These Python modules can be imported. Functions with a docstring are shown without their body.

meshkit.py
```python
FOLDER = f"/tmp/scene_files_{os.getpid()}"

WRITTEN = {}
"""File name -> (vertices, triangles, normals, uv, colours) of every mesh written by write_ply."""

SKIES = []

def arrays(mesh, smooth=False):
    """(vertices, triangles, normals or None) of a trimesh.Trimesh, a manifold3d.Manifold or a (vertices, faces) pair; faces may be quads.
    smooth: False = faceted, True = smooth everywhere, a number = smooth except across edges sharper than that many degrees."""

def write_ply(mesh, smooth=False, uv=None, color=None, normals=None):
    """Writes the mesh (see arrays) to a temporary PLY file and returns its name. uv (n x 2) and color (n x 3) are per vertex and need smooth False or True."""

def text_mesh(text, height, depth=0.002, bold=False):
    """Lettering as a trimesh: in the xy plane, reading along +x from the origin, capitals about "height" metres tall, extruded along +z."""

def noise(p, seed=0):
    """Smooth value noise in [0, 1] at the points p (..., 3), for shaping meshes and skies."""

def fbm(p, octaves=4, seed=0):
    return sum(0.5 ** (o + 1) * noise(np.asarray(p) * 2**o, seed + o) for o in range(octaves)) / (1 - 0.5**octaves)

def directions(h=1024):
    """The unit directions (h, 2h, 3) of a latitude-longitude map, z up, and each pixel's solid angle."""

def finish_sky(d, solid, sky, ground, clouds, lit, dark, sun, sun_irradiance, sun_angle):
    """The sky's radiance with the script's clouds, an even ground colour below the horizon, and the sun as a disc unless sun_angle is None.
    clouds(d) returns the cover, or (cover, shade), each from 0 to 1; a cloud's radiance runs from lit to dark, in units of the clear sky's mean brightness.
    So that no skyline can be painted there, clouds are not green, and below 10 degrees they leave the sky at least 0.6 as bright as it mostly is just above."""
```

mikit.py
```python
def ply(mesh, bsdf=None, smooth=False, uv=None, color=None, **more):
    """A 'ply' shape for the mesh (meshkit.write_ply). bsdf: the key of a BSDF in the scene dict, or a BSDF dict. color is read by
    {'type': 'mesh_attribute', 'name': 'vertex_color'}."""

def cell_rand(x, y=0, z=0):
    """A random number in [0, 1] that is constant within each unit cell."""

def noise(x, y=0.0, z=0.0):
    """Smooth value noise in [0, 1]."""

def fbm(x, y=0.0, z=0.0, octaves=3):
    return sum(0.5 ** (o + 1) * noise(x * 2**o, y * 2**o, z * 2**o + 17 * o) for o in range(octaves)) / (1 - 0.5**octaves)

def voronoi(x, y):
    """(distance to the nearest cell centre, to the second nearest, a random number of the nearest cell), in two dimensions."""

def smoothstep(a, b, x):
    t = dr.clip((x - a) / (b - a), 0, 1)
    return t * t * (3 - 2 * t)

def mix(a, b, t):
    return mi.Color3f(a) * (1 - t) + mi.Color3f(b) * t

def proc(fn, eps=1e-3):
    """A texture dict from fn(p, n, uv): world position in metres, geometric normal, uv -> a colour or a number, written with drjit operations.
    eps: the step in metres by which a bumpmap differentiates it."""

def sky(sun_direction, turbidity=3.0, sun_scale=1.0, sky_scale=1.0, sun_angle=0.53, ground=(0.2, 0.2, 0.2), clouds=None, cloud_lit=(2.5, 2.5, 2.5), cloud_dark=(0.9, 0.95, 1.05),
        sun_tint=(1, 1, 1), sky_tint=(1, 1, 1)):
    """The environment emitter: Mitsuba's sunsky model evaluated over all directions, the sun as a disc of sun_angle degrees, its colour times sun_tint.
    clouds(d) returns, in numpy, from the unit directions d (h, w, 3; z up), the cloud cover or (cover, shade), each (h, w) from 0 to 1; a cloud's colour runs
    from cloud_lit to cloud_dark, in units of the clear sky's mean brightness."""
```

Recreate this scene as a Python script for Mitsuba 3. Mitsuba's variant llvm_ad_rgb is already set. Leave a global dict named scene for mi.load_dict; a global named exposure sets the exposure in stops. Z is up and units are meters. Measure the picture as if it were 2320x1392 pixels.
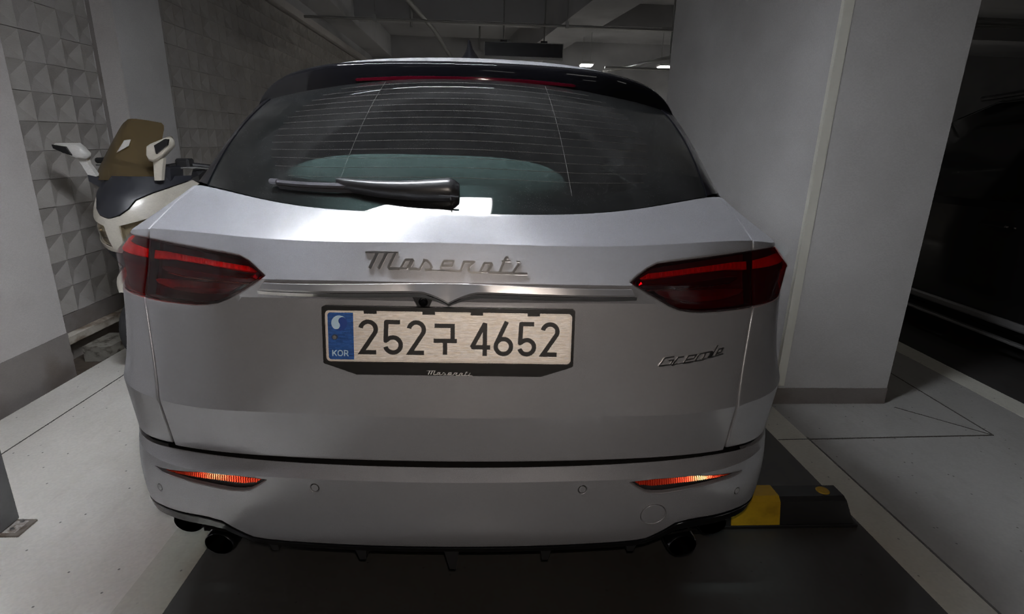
import math, numpy as np, trimesh, mitsuba as mi, drjit as dr, mikit, meshkit
import shapely, shapely.affinity
from shapely.geometry import Polygon, LineString, MultiPolygon, Point
from scipy.interpolate import CubicSpline
from scipy.spatial import Delaunay
from mikit import proc, noise, fbm, voronoi, cell_rand, smoothstep, mix

T = mi.ScalarTransform4f
PI = math.pi
rng = np.random.default_rng(7)
scene, labels = {'type': 'scene'}, {}

# ------------------------------------------------------------------ camera, light, exposure
# world: metres, x to the right, y away from the camera along the car, z up; the number plate stands at y = 0
CAM = np.array([0.097, -1.1, 1.36])
YAW, PITCH, ROLL, FOCAL = np.radians(1.799), np.radians(16.825), np.radians(-1.463), 1238.17
fwd = np.array([np.sin(YAW) * np.cos(PITCH), np.cos(YAW) * np.cos(PITCH), -np.sin(PITCH)])
rgt = np.cross(fwd, [0, 0, 1]); rgt /= np.linalg.norm(rgt)
dwn = np.cross(fwd, rgt)
up = -(-rgt * np.sin(ROLL) + dwn * np.cos(ROLL))
scene['camera'] = {'type': 'perspective', 'fov': math.degrees(2 * math.atan(1160 / FOCAL)), 'fov_axis': 'x', 'near_clip': 0.01, 'far_clip': 100,
                   'to_world': T().look_at(origin=CAM.tolist(), target=(CAM + fwd).tolist(), up=up.tolist())}
exposure = 0.24
LAMP = 140.0             # radiance of the ceiling tubes
LAMP_FAR = 230.0         # the two lamps seen at the far end
FLASH = 470.0          # radiance of the telephone's torch
BAY = np.radians(-1.472)     # the parking bays and walls are turned by this much against the car
BAYM = np.array([[np.cos(BAY), np.sin(BAY), 0], [-np.sin(BAY), np.cos(BAY), 0], [0, 0, 1]])   # bay -> world

# ------------------------------------------------------------------ helpers
def M(v, f): return trimesh.Trimesh(np.asarray(v, float), np.asarray(f, int), process=False)
def cat(*ms): return trimesh.util.concatenate([m for m in ms if m is not None])
def bayed(mesh):
    m = mesh.copy(); m.vertices = m.vertices @ BAYM.T; return m
def put(key, mesh, mat, smooth=False, label=None, category=None, kind=None, group=None, uv=None, bay=False, **more):
    if bay: mesh = bayed(mesh)
    scene[key] = mikit.ply(mesh, mat, smooth=smooth, uv=uv, **more)
    info(key, label, category, kind, group)
    return key
def info(key, label=None, category=None, kind=None, group=None):
    d = {k: v for k, v in dict(label=label, category=category, kind=kind, group=group).items() if v}
    if d: labels[key] = d
def numbered(name):
    if name not in scene: return name
    k = 1
    while f'{name}_{k:03d}' in scene: k += 1
    return f'{name}_{k:03d}'
def box(x0, x1, y0, y1, z0, z1, bevel=0.0):
    if bevel:
        import manifold3d as mf
        b = bevel
        pts = []
        for x in (x0, x1):
            for y in (y0, y1):
                for z in (z0, z1):
                    sx, sy, sz = (1 if x == x0 else -1), (1 if y == y0 else -1), (1 if z == z0 else -1)
                    pts += [(x + sx * b, y + sy * b, z), (x + sx * b, y, z + sz * b), (x, y + sy * b, z + sz * b)]
        m = trimesh.convex.convex_hull(np.array(pts)); return m
    m = trimesh.creation.box((x1 - x0, y1 - y0, z1 - z0)); m.apply_translation(((x0 + x1) / 2, (y0 + y1) / 2, (z0 + z1) / 2)); return m
def grid_mesh(P, flip=False, close_u=False):
    """quads over an (n, m, 3) array of points"""
    n, m = P.shape[:2]; I = np.arange(n * m).reshape(n, m)
    if close_u: I = np.vstack([I, I[:1]])
    a, b, c, d = I[:-1, :-1].ravel(), I[1:, :-1].ravel(), I[1:, 1:].ravel(), I[:-1, 1:].ravel()
    f = np.vstack([np.stack([a, b, c], 1), np.stack([a, c, d], 1)])
    return M(P.reshape(-1, 3), f[:, ::-1] if flip else f)
def tube(pts, r, n=10, cap=True):
    """a tube along a polyline; r is one radius or one per point"""
    p = np.asarray(pts, float); r = np.broadcast_to(np.asarray(r, float), (len(p),))
    t = np.gradient(p, axis=0); t /= np.linalg.norm(t, axis=1, keepdims=True) + 1e-12
    ref = np.array([0, 0, 1.0]) if abs(t[0, 2]) < .9 else np.array([1.0, 0, 0])
    rings = []
    for i in range(len(p)):
        x = np.cross(ref, t[i]); x /= np.linalg.norm(x) + 1e-12; y = np.cross(t[i], x); ref = y if abs(np.dot(y, t[i])) < .9 else ref
        a = np.arange(n) / n * 2 * PI
        rings.append(p[i] + r[i] * (np.cos(a)[:, None] * x + np.sin(a)[:, None] * y))
    V = np.array(rings); m = grid_mesh(np.transpose(V, (1, 0, 2)), close_u=True)
    if cap:
        v, f = np.array(m.vertices), np.array(m.faces)
        L = len(p)
        for end, s in ((0, 1), (L - 1, -1)):
            ring = np.arange(n) * L + end; c = len(v); v = np.vstack([v, p[end]])
            f = np.vstack([f, np.stack([ring, np.roll(ring, -1), np.full(n, c)], 1)[:, ::s]])
        m = M(v, f)
    m.fix_normals() if False else None
    return m
def lathe(profile, n=48):
    """profile: (radius, height) points, turned about z"""
    pr = np.asarray(profile, float); a = np.arange(n) / n * 2 * PI
    P = np.stack([np.cos(a)[:, None] * pr[:, 0], np.sin(a)[:, None] * pr[:, 0], np.broadcast_to(pr[:, 1], (n, len(pr)))], -1)
    return grid_mesh(P, close_u=True)
def extrude(poly, h):
    ps = [poly] if poly.geom_type == 'Polygon' else list(poly.geoms)
    return cat(*[trimesh.creation.extrude_polygon(p, h, engine='earcut') for p in ps])
def hull(pts): return trimesh.convex.convex_hull(np.asarray(pts, float))
def place(mesh, origin, x, y, z):
    m = mesh.copy(); m.vertices = np.asarray(origin) + m.vertices @ np.array([x, y, z], float); return m
def strokes(lines, w):
    """letters from pen strokes: (points, width) or points"""
    out = []
    for l in lines:
        ww = w
        if isinstance(l, tuple): l, ww = l
        out.append(LineString(l).buffer(ww / 2, cap_style=2, join_style=1, quad_segs=4))
    return shapely.union_all(out)
def arc(cx, cy, rx, ry, a0, a1, n=12):
    t = np.radians(np.linspace(a0, a1, n)); return [(cx + rx * np.cos(x), cy + ry * np.sin(x)) for x in t]

# ------------------------------------------------------------------ materials
def mat(name, d): scene[name] = d; return name
def rgb(c): return {'type': 'rgb', 'value': list(c)} if not np.isscalar(c) else {'type': 'rgb', 'value': [c] * 3}
def prin(name, color, rough=.5, metal=0.0, cc=0.0, spec=.5, ccg=.95, two=True, **k):
    b = {'type': 'principled', 'base_color': color if isinstance(color, dict) else rgb(color), 'roughness': rough, 'metallic': metal, 'specular': spec, **k}
    if cc: b.update(clearcoat=cc, clearcoat_gloss=ccg)
    return mat(name, {'type': 'twosided', 'bsdf': b} if two else b)

def plaster(base, stain, scale=3.0, amount=.5):
    def f(p, n, uv):
        a = fbm(p.x * scale, p.y * scale, p.z * scale, 4)
        b = noise(p.x * 160, p.y * 160, p.z * 160)
        return mix(base, stain, amount * smoothstep(.45, .75, a)) * (.95 + .1 * b)
    return f
def floor_fn(base, stain, speck):
    def f(p, n, uv):
        a = fbm(p.x * 1.7 + 3, p.y * 1.7, 0.0, 5); b = fbm(p.x * 22, p.y * 9, 4.0, 3)
        d, _, r = voronoi(p.x * 9, p.y * 9)
        s = smoothstep(.045, .02, d) * smoothstep(.62, .7, r)
        c = mix(base, stain, .55 * smoothstep(.4, .75, a) + .25 * smoothstep(.55, .8, b))
        return mix(c, speck, s * .8) * (.96 + .08 * noise(p.x * 130, p.y * 130))
    return f
prin('m_floor', proc(floor_fn((.66, .64, .595), (.56, .535, .485), (.10, .09, .08))), .38, spec=.5)
prin('m_floor_grey', proc(floor_fn((.33, .325, .31), (.27, .265, .25), (.08, .075, .07))), .40, spec=.5)
prin('m_bay', proc(floor_fn((.048, .046, .044), (.036, .034, .032), (.03, .03, .03))), .42, spec=.45)
prin('m_line', proc(floor_fn((.56, .55, .49), (.47, .45, .40), (.16, .14, .12))), .42, spec=.45)
prin('m_joint', (.06, .055, .05), .8)
prin('m_plaster', proc(plaster((.40, .392, .385), (.345, .338, .33), 2.2, .6)), .75, spec=.25)
prin('m_plaster_warm', proc(plaster((.42, .40, .385), (.36, .335, .32), 2.6, .6)), .75, spec=.25)
prin('m_band', proc(plaster((.17, .155, .145), (.12, .10, .085), 5.0, .8)), .7, spec=.3)
prin('m_tile', proc(plaster((.29, .275, .255), (.24, .22, .20), 6.0, .7)), .7, spec=.3)
prin('m_tile_b', proc(plaster((.27, .255, .24), (.22, .205, .185), 6.0, .7)), .7, spec=.3)
prin('m_mortar', (.22, .20, .18), .9)
prin('m_ceiling', proc(plaster((.32, .32, .325), (.22, .22, .225), 1.3, .7)), .9, spec=.2)
prin('m_dirt', proc(plaster((.075, .06, .048), (.035, .028, .022), 9.0, 1.0)), .95, spec=.1)
prin('m_kerb', proc(plaster((.40, .37, .32), (.16, .12, .085), 11.0, 1.0)), .9, spec=.1)
prin('m_block', proc(plaster((.19, .18, .155), (.06, .052, .04), 26.0, .9)), .9, spec=.1)

def flake(p, n, uv):
    k = cell_rand(p.x * 1400, p.y * 1400, p.z * 1400)
    return mi.Color3f(.275, .28, .30) * (.88 + .24 * k)
def flake_pale(p, n, uv): return flake(p, n, uv) * 1.95
mat('m_paint_flake', {'type': 'principled', 'base_color': proc(flake), 'roughness': .27, 'metallic': 1.0})
mat('m_paint_haze', {'type': 'principled', 'base_color': proc(flake_pale), 'roughness': .62, 'metallic': .45})
mat('m_paint_base', {'type': 'blendbsdf', 'weight': .42, 'bsdf_0': {'type': 'ref', 'id': 'm_paint_flake'}, 'bsdf_1': {'type': 'ref', 'id': 'm_paint_haze'}})
mat('m_paint_coat', {'type': 'roughconductor', 'alpha': .012, 'specular_reflectance': rgb(1.0), 'material': 'none'})
mat('m_paint', {'type': 'twosided', 'bsdf': {'type': 'blendbsdf', 'weight': .09, 'bsdf_0': {'type': 'ref', 'id': 'm_paint_base'}, 'bsdf_1': {'type': 'ref', 'id': 'm_paint_coat'}}})
prin('m_gloss_black', (.0025, .0025, .0032), .05, spec=.38)
prin('m_black', (.012, .012, .013), .45)
prin('m_black_matte', (.010, .010, .010), .8, spec=.3)
prin('m_trim', (.012, .012, .013), .34)
prin('m_frame', (.007, .007, .007), .45, spec=.35)
prin('m_rubber', (.015, .015, .016), .75)
prin('m_chrome', (.62, .60, .58), .12, metal=1.0)
prin('m_dark_chrome', (.10, .10, .11), .22, metal=1.0)
prin('m_steel', (.45, .44, .42), .35, metal=1.0)
prin('m_galv', (.30, .30, .29), .45, metal=.8)
prin('m_shell', (.006, .006, .006), .9, spec=.1)
prin('m_cabin', (.05, .05, .052), .85)
prin('m_cargo', (.30, .31, .31), .8)

# ------------------------------------------------------------------ the garage (bay frame: x across the bay, y along it)
def struct(key, mesh, m, smooth=False, label=None): put(key, mesh, m, smooth, label=label, kind='structure', bay=True)
struct('floor', box(-2.27, -.94, -12, 13, -.25, 0), 'm_floor', label='pale concrete walkway along the left wall')
struct('floor_002', box(-.94, 14, -12, 13, -.25, 0), 'm_floor_grey', label='grey concrete floor of the bays and the lane')
struct('floor_001', box(-3.2, -2.27, -12, 13, -.35, -.045), 'm_dirt', label='brown dirty gutter between the pale floor and the left wall')
def part(key, mesh, m, smooth=False, bay=True, **k): return put(numbered(key), mesh, m, smooth, bay=bay, **k)
part('floor__bay_paint', box(-.865, 1.51, -1.6, 5.2, 0, .0015), 'm_bay', label='dark grey painted parking bay')
part('floor__bay_paint', box(3.16, 6.4, -1.6, 5.2, 0, .0015), 'm_bay', label='dark grey painted parking bay')
part('floor__line', box(-1.015, -.865, -1.6, 5.2, 0, .002), 'm_line', label='cream painted bay line')
part('floor__line', box(1.51, 1.668, -1.6, 5.2, 0, .002), 'm_line', label='cream painted bay line')
def ground_strip(x0, y0, x1, y1, w, z):
    d = np.array([x1 - x0, y1 - y0]); d /= np.linalg.norm(d); n = np.array([-d[1], d[0]]) * w / 2
    p = np.array([[x0, y0] + n, [x0, y0] - n, [x1, y1] - n, [x1, y1] + n])
    return M(np.vstack([np.c_[p, np.full(4, 0.0)], np.c_[p, np.full(4, z)]]), [[4, 5, 6], [4, 6, 7], [0, 1, 5], [0, 5, 4], [1, 2, 6], [1, 6, 5], [2, 3, 7], [2, 7, 6], [3, 0, 4], [3, 4, 7]])
part('floor__line', ground_strip(3.035, 0.2, 3.18, 5.2, .155, .002), 'm_line', label='cream painted bay line')
for a in ((1.674, 1.215, 1.674, -1.6, .008), (1.515, 1.19, 2.651, 1.226, .007), (-2.018, 1.95, -2.018, -1.6, .004), (2.651, 1.226, 2.69, 2.1, .006), (2.36, 1.53, 2.651, 1.226, .004), (-2.018, 1.95, -2.03, 4.2, .006)):
    part('floor__joint', ground_strip(*a, .0024), 'm_joint')

# walls and ceiling
H = 3.6
struct('wall_left', box(-2.9, -2.545, -12, 13, -.1, H), 'm_mortar', label='left wall of square tiles with sunken pyramids')
struct('wall_far', box(-2.9, 14, 12.6, 13, -.1, H), 'm_ceiling')
struct('wall_back', box(-2.9, 14, -12.3, -12, -.1, H), 'm_ceiling')
struct('wall_right', box(14, 14.3, -12, 13, -.1, H), 'm_ceiling')
struct('ceiling', box(-2.9, 14, -12, 13, H, H + .2), 'm_ceiling')
def beam(x0, y0, x1, y1, w, z0):
    m = ground_strip(x0, y0, x1, y1, w, H - z0); m.apply_translation((0, 0, z0)); v = m.vertices
    f = np.vstack([m.faces, [[0, 2, 1], [0, 3, 2]]]); return M(v, f)
part('ceiling__beam', beam(2.1, 3.2, .95, 12.4, .62, 3.05), 'm_ceiling')
part('ceiling__beam', box(-2.5, 14, 8.9, 9.3, 3.25, H), 'm_ceiling')
part('ceiling__beam', box(-2.5, -2.05, 3.55, 12.6, 3.15, H), 'm_ceiling')
part('ceiling__beam', box(2.6, 14, 5.2, 5.8, 3.0, H), 'm_ceiling')
part('ceiling__beam', box(-2.5, 14, -5.8, -5.2, 3.0, H), 'm_ceiling')
part('ceiling__beam', box(-2.5, 14, 1.7, 2.2, 3.05, H), 'm_ceiling')

# tiles of the left wall: each a square block with a pyramid sunk into it
TP = .1625
def tile_mesh():
    a, b, h = TP / 2 - .001, TP / 2 - .0045, -.029
    v = [(-.046, -a, -a), (-.046, a, -a), (-.046, a, a), (-.046, -a, a), (.0, -a, -a), (.0, a, -a), (.0, a, a), (.0, -a, a), (-.001, -b, -b), (-.001, b, -b), (-.001, b, b), (-.001, -b, b), (h, 0, 0)]
    f = []
    for i in range(4):
        j = (i + 1) % 4; f += [(i, j, 4 + j), (i, 4 + j, 4 + i), (4 + i, 4 + j, 8 + j), (4 + i, 8 + j, 8 + i), (8 + i, 8 + j, 12)]
    return M(v, f)
TILE = [mikit.ply(bayed(tile_mesh()), m) for m in ('m_tile', 'm_tile_b')]
rows = [(.268 + TP * (k + .5)) for k in range(16)]
near = [(2.03 + TP * (k + .5)) for k in range(6)]
far = [(3.56 + TP * (k + .5)) for k in range(54)]
field = []
count = 0
cand = [(y, z) for y in near for z in rows] + [(y, z) for y in far for z in rows]
inview = lambda y, z: (y < 3) or (z > 1.0 and z < 3.0)
for y, z in cand:
    jit = rng.uniform(-.0018, .0018, 3)
    o = BAYM @ np.array([-2.50 + jit[0], y + jit[1] * .6, z + jit[2] * .6])
    if inview(y, z) and count < 300:
        scene[numbered('wall_left__tile')] = {**TILE[int(rng.integers(2))], 'to_world': T().translate(o.tolist())}; count += 1
    else:
        m = tile_mesh(); m.apply_translation((-2.50 + jit[0], y, z)); field.append(m)
part('wall_left__tile_field', cat(*field), 'm_tile', kind='stuff', label='far rows of square tiles with sunken pyramids')
part('wall_left__band', box(-2.545, -2.497, 2.03, 2.95, .155, .266), 'm_band', label='dark grey painted band under the near tiles')
part('wall_left__band', box(-2.545, -2.497, 3.55, 12.6, .155, .266), 'm_band', label='dark grey painted band under the tiles')
part('wall_left__ledge', box(-2.545, -2.452, 2.03, 2.95, .095, .153, .006), 'm_kerb', label='pale dirty mortar ledge at the foot of the wall')
part('wall_left__ledge', box(-2.545, -2.45, 3.56, 12.6, 2.90, 3.0), 'm_plaster_warm', label='plain strip above the tiles')
part('wall_left__plaster', box(-2.545, -2.485, 3.56, 12.6, 3.0, H), 'm_ceiling', label='plain plaster above the tiles')

# pillars
def pillar(key, x0, x1, y0, y1, m, band_h, label, ch=.0):
    z0 = -.045 if x0 < 0 else 0.0
    P = Polygon([(x0 + ch, y0), (x1, y0), (x1, y1), (x0, y1), (x0, y0 + ch)] if ch else [(x0, y0), (x1, y0), (x1, y1), (x0, y1)])
    b = extrude(P, H - z0 - .0); b.apply_translation((0, 0, z0))
    put(key, b, m, label=label, kind='structure', bay=True)
    q = P.buffer(.003, join_style=2); c = extrude(q, band_h - z0 - .003); c.apply_translation((0, 0, z0 + .0005))
    part(key + '__base_band', c, 'm_band', label='brown-grey painted base')
pillar('pillar', 1.690, 2.328, 1.577, 4.01, 'm_plaster', .098, 'wide pale grey concrete pillar right of the silver car')
# the worn vertical edge strip on the pillar's near left corner
part('pillar__edge_strip', box(1.687, 1.733, 1.5735, 1.60, .11, H - .01), 'm_line', label='paler vertical strip along the corner')
pillar('pillar_001', -2.9, -2.343, -.2, 2.02, 'm_plaster_warm', .235, 'pale plaster pillar at the left edge of the picture with a darker base')
pillar('pillar_002', -2.9, -2.340, 2.97, 3.54, 'm_plaster', .235, 'grey pillar behind the scooter between the two tiled wall sections')
part('pillar_002__edge_strip', box(-2.47, -2.337, 2.957, 2.97, -.05, H - .02), 'm_plaster_warm', label='warm pale front face')
part('pillar_002__edge_strip', box(-2.50, -2.468, 2.962, 2.97, -.05, H - .02), 'm_band', label='mortar joint beside the tiles')

# ------------------------------------------------------------------ lamps
mat('m_tube', {'type': 'twosided', 'bsdf': {'type': 'diffuse', 'reflectance': rgb(.8)}})
prin('m_housing', (.55, .55, .54), .4)
def lamp(x, y, z, w, d, power, label, group=None, along='x', tint=(1.0, .97, .92), rods=True, tubes=1):
    key = numbered_thing('ceiling_lamp')
    info(key, label, 'lamp', None, group)
    R_ = np.eye(3) if along == 'x' else np.array([[0, -1, 0], [1, 0, 0], [0, 0, 1.0]])
    def mv(m):
        m = m.copy(); m.vertices = m.vertices @ R_.T + [x, y, z]; return bayed(m)
    scene[key + '__housing'] = mikit.ply(mv(box(-w / 2 - .02, w / 2 + .02, -d / 2 - .012, d / 2 + .012, .012, .05, .006)), 'm_housing')
    for t in range(tubes):
        o = 0 if tubes == 1 else (t - (tubes - 1) / 2) * d / tubes
        dd = d if tubes == 1 else d / tubes * .45
        scene[numbered(key + '__diffuser')] = {**mikit.ply(mv(box(-w / 2, w / 2, o - dd / 2, o + dd / 2, -.012, .0115)), 'm_tube'), 'emitter': {'type': 'area', 'radiance': rgb([power * c for c in tint])}}
    if rods:
        for s in (-.35, .35):
            scene[numbered(key + '__rod')] = mikit.ply(mv(tube([(s * w, 0, .048), (s * w, 0, H - z)], .004, 6)), 'm_galv', smooth=40)
def numbered_thing(name):
    has = lambda k: any(e == k or e.startswith(k + '__') for e in scene)
    if not has(name): return name
    k = 1
    while has(f'{name}_{k:03d}'): k += 1
    return f'{name}_{k:03d}'
lamp(-.46, .28, 2.52, 1.25, .12, LAMP, 'long tube lamp hanging over the rear of the silver car', tint=(.95, .985, 1.05))
lamp(1.92, 9.6, 2.72, .20, .22, LAMP_FAR, 'small bright lamp just above the car roof, left of the two in view')
lamp(3.34, 9.5, 2.72, .22, .22, LAMP_FAR, 'small bright lamp beside the wide pillar, right of the two in view')
for (x, y) in ((-1.2, -3.4), (2.6, -3.4), (6.4, -3.4), (.7, -7.0), (5.0, -7.0)):
    lamp(x, y, 2.6, 1.2, .05, 4.5, 'twin tube lamp over the driving lane behind the camera', 'lane lamps behind the camera', tubes=2)
# the telephone's torch beside the lens
def torch():
    a = np.arange(16) / 16 * 2 * PI; o = CAM + rgt * .006 + up * .022 + fwd * .004
    p = o + .0035 * (np.cos(a)[:, None] * rgt + np.sin(a)[:, None] * up)
    f = [(0, i, i + 1) for i in range(1, 15)]; m = M(p, f)
    if m.face_normals[0] @ fwd < 0: m.faces = m.faces[:, ::-1]
    return m
scene['phone_torch__flash'] = {**mikit.ply(torch(), 'm_tube'), 'emitter': {'type': 'area', 'radiance': rgb([FLASH * 100 * c for c in (1.0, .86, .74)])}}
info('phone_torch', 'torch of the telephone that takes the picture', 'lamp')

# ------------------------------------------------------------------ under the ceiling
prin('m_sign_black', (.006, .006, .008), .35)
k = 'sign_box'
info(k, 'black flat sign box hanging under the ceiling beyond the car roof', 'sign')
put(k + '__case', box(.06, 1.28, 8.02, 8.10, 2.575, 2.815, .004), 'm_galv', bay=True)
put(k + '__panel', box(.075, 1.265, 8.01, 8.022, 2.615, 2.805), 'm_sign_black', bay=True, label='black face')
for x in (.36, .98): put(numbered(k + '__bracket'), box(x - .05, x + .05, 8.03, 8.09, 2.812, 2.845), 'm_black', bay=True)
for x in (.36, .98): put(numbered(k + '__rod'), tube([(x, 8.06, 2.84), (x, 8.06, H)], .012, 8), 'm_galv', smooth=40, bay=True)
def pipe(pts, r, label, mname='m_galv', name='ceiling_pipe', hangers=()):
    key = numbered_thing(name); info(key, label, 'pipe')
    put(key + '__tube', tube(pts, r, 10), mname, smooth=50, bay=True)
    for x, y, z in hangers:
        put(numbered(key + '__hanger'), cat(tube([(x, y, z), (x, y, H)], .006, 6), box(x - .02, x + .02, y - .02, y + .02, z - .03, z + .055)), mname, bay=True)
pipe([(-2.3, 7, 2.87), (-1.2, 7, 2.87), (3.4, 7, 2.87)], .017, 'thin steel sprinkler pipe crossing above the car roof', hangers=((-1.38, 7, 2.87), (1.18, 7, 2.87)))
pipe([(-1.25, 6.2, 3.35), (-.75, 8.6, 3.06), (-.55, 10.2, 2.85), (-.42, 11.6, 2.75)], .035, 'grey pipe running away to the left of the roof antenna')
pipe([(-1.0, 7.8, 3.3), (-1.0, 7.8, 2.93)], .02, 'short vertical drop pipe beside the receding grey pipe')
pipe([(-.02, 9.8, H), (-.02, 9.8, 2.95)], .016, 'vertical drop rod above the roof antenna')
pipe([(4.6, 10.5, 3.25), (3.6, 10.2, 2.98), (2.3, 9.9, 2.66)], .035, 'slanting pipe at the right of the car roof')
pipe([(2.2, 9.3, 2.66), (4.4, 9.3, 2.66)], .022, 'level pipe under the two bright lamps')
pipe([(3.0, 8.2, H), (3.0, 8.2, 2.75)], .012, 'thin drop rod left of the wide pillar')
pipe([(2.75, 7.4, H), (2.75, 7.4, 2.84)], .01, 'thin drop rod on the sprinkler pipe near the wide pillar')
pipe([(2.6, 6.2, 2.93), (9, 6.2, 2.93)], .03, 'dark pipe above the black car')
pipe([(2.6, 7.4, 2.95), (9, 7.0, 3.15)], .03, 'dark slanting pipe above the black car')

# ------------------------------------------------------------------ steel post, lower left
info('steel_post', 'dark grey square steel post with a bolted base plate at the left edge', 'post')
prin('m_post', proc(plaster((.055, .055, .055), (.03, .03, .03), 12, .5)), .45)
prin('m_rust', proc(plaster((.10, .085, .07), (.05, .032, .022), 30, .9)), .75)
put('steel_post__shaft', box(-1.685, -1.600, .578, .662, .008, 1.0, .004), 'm_post', bay=True)
put('steel_post__base_plate', box(-1.70, -1.535, .567, .655, .0, .008, .001), 'm_rust', bay=True, label='rusty plate with pale worn paint')
prin('m_worn', proc(plaster((.33, .31, .29), (.12, .09, .07), 60, 1.0)), .8)
put('steel_post__plate_paint', box(-1.599, -1.555, .580, .645, .0075, .0088), 'm_worn', bay=True, label='pale worn paint')
for y in (.595, .640): put(numbered('steel_post__bolt'), lathe([(0, .016), (.006, .016), (.008, .012), (.008, .008)], 6).apply_translation((-1.575, y, 0)), 'm_steel', bay=True)
b = lathe([(0, .008), (.005, .0075), (.008, .004), (.008, 0)], 14); b.vertices = b.vertices @ np.array([[0, 0, 1.], [0, 1, 0], [1, 0, 0]]); 
put(numbered('steel_post__bolt'), b.apply_translation((-1.632, .5785, .085)) if False else place(lathe([(0, .008), (.005, .0075), (.008, .004), (.008, 0)], 14), (-1.635, .5785, .09), (1, 0, 0), (0, 0, 1), (0, -1, 0)), 'm_steel', bay=True)

# ------------------------------------------------------------------ wheel stop
info('wheel_stop', 'black rubber wheel stop with a yellow block on the bay floor', 'wheel stop')
prin('m_stop', (.014, .014, .015), .5)
prin('m_yellow', proc(plaster((.50, .31, .012), (.36, .21, .01), 14, .8)), .55)
def stop_section(x0, x1, g=0.0, e0=.0, e1=.0):
    prof = [(.565 - g, .014), (.585 - g, .100), (.600, .112 + g), (.665, .112 + g), (.680, .100), (.70 + g, .014)]
    P = [(x0, *p) for p in prof] + [(x1, *p) for p in prof]
    q = np.array(P); q[:6, 0] += (q[:6, 2] - .014) * e0; q[6:, 0] -= (q[6:, 2] - .014) * e1
    return hull(q)
put('wheel_stop__body', stop_section(-.45, 1.473, 0, .2, .35), 'm_stop', bay=True)
put('wheel_stop__flange', box(-.46, 1.487, .557, .708, .0018, .015, .002), 'm_stop', bay=True)
for x in (-.30, .30, 1.00): put(numbered('wheel_stop__yellow_block'), stop_section(x, x + .185, .0035), 'm_yellow', bay=True, label='yellow block')
put('wheel_stop__reflector', lathe([(0, .1155), (.022, .1155), (.025, .112), (.025, .10)], 24).apply_translation((1.375, .632, 0)), 'm_yellow', smooth=40, bay=True, label='round yellow dot')

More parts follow.
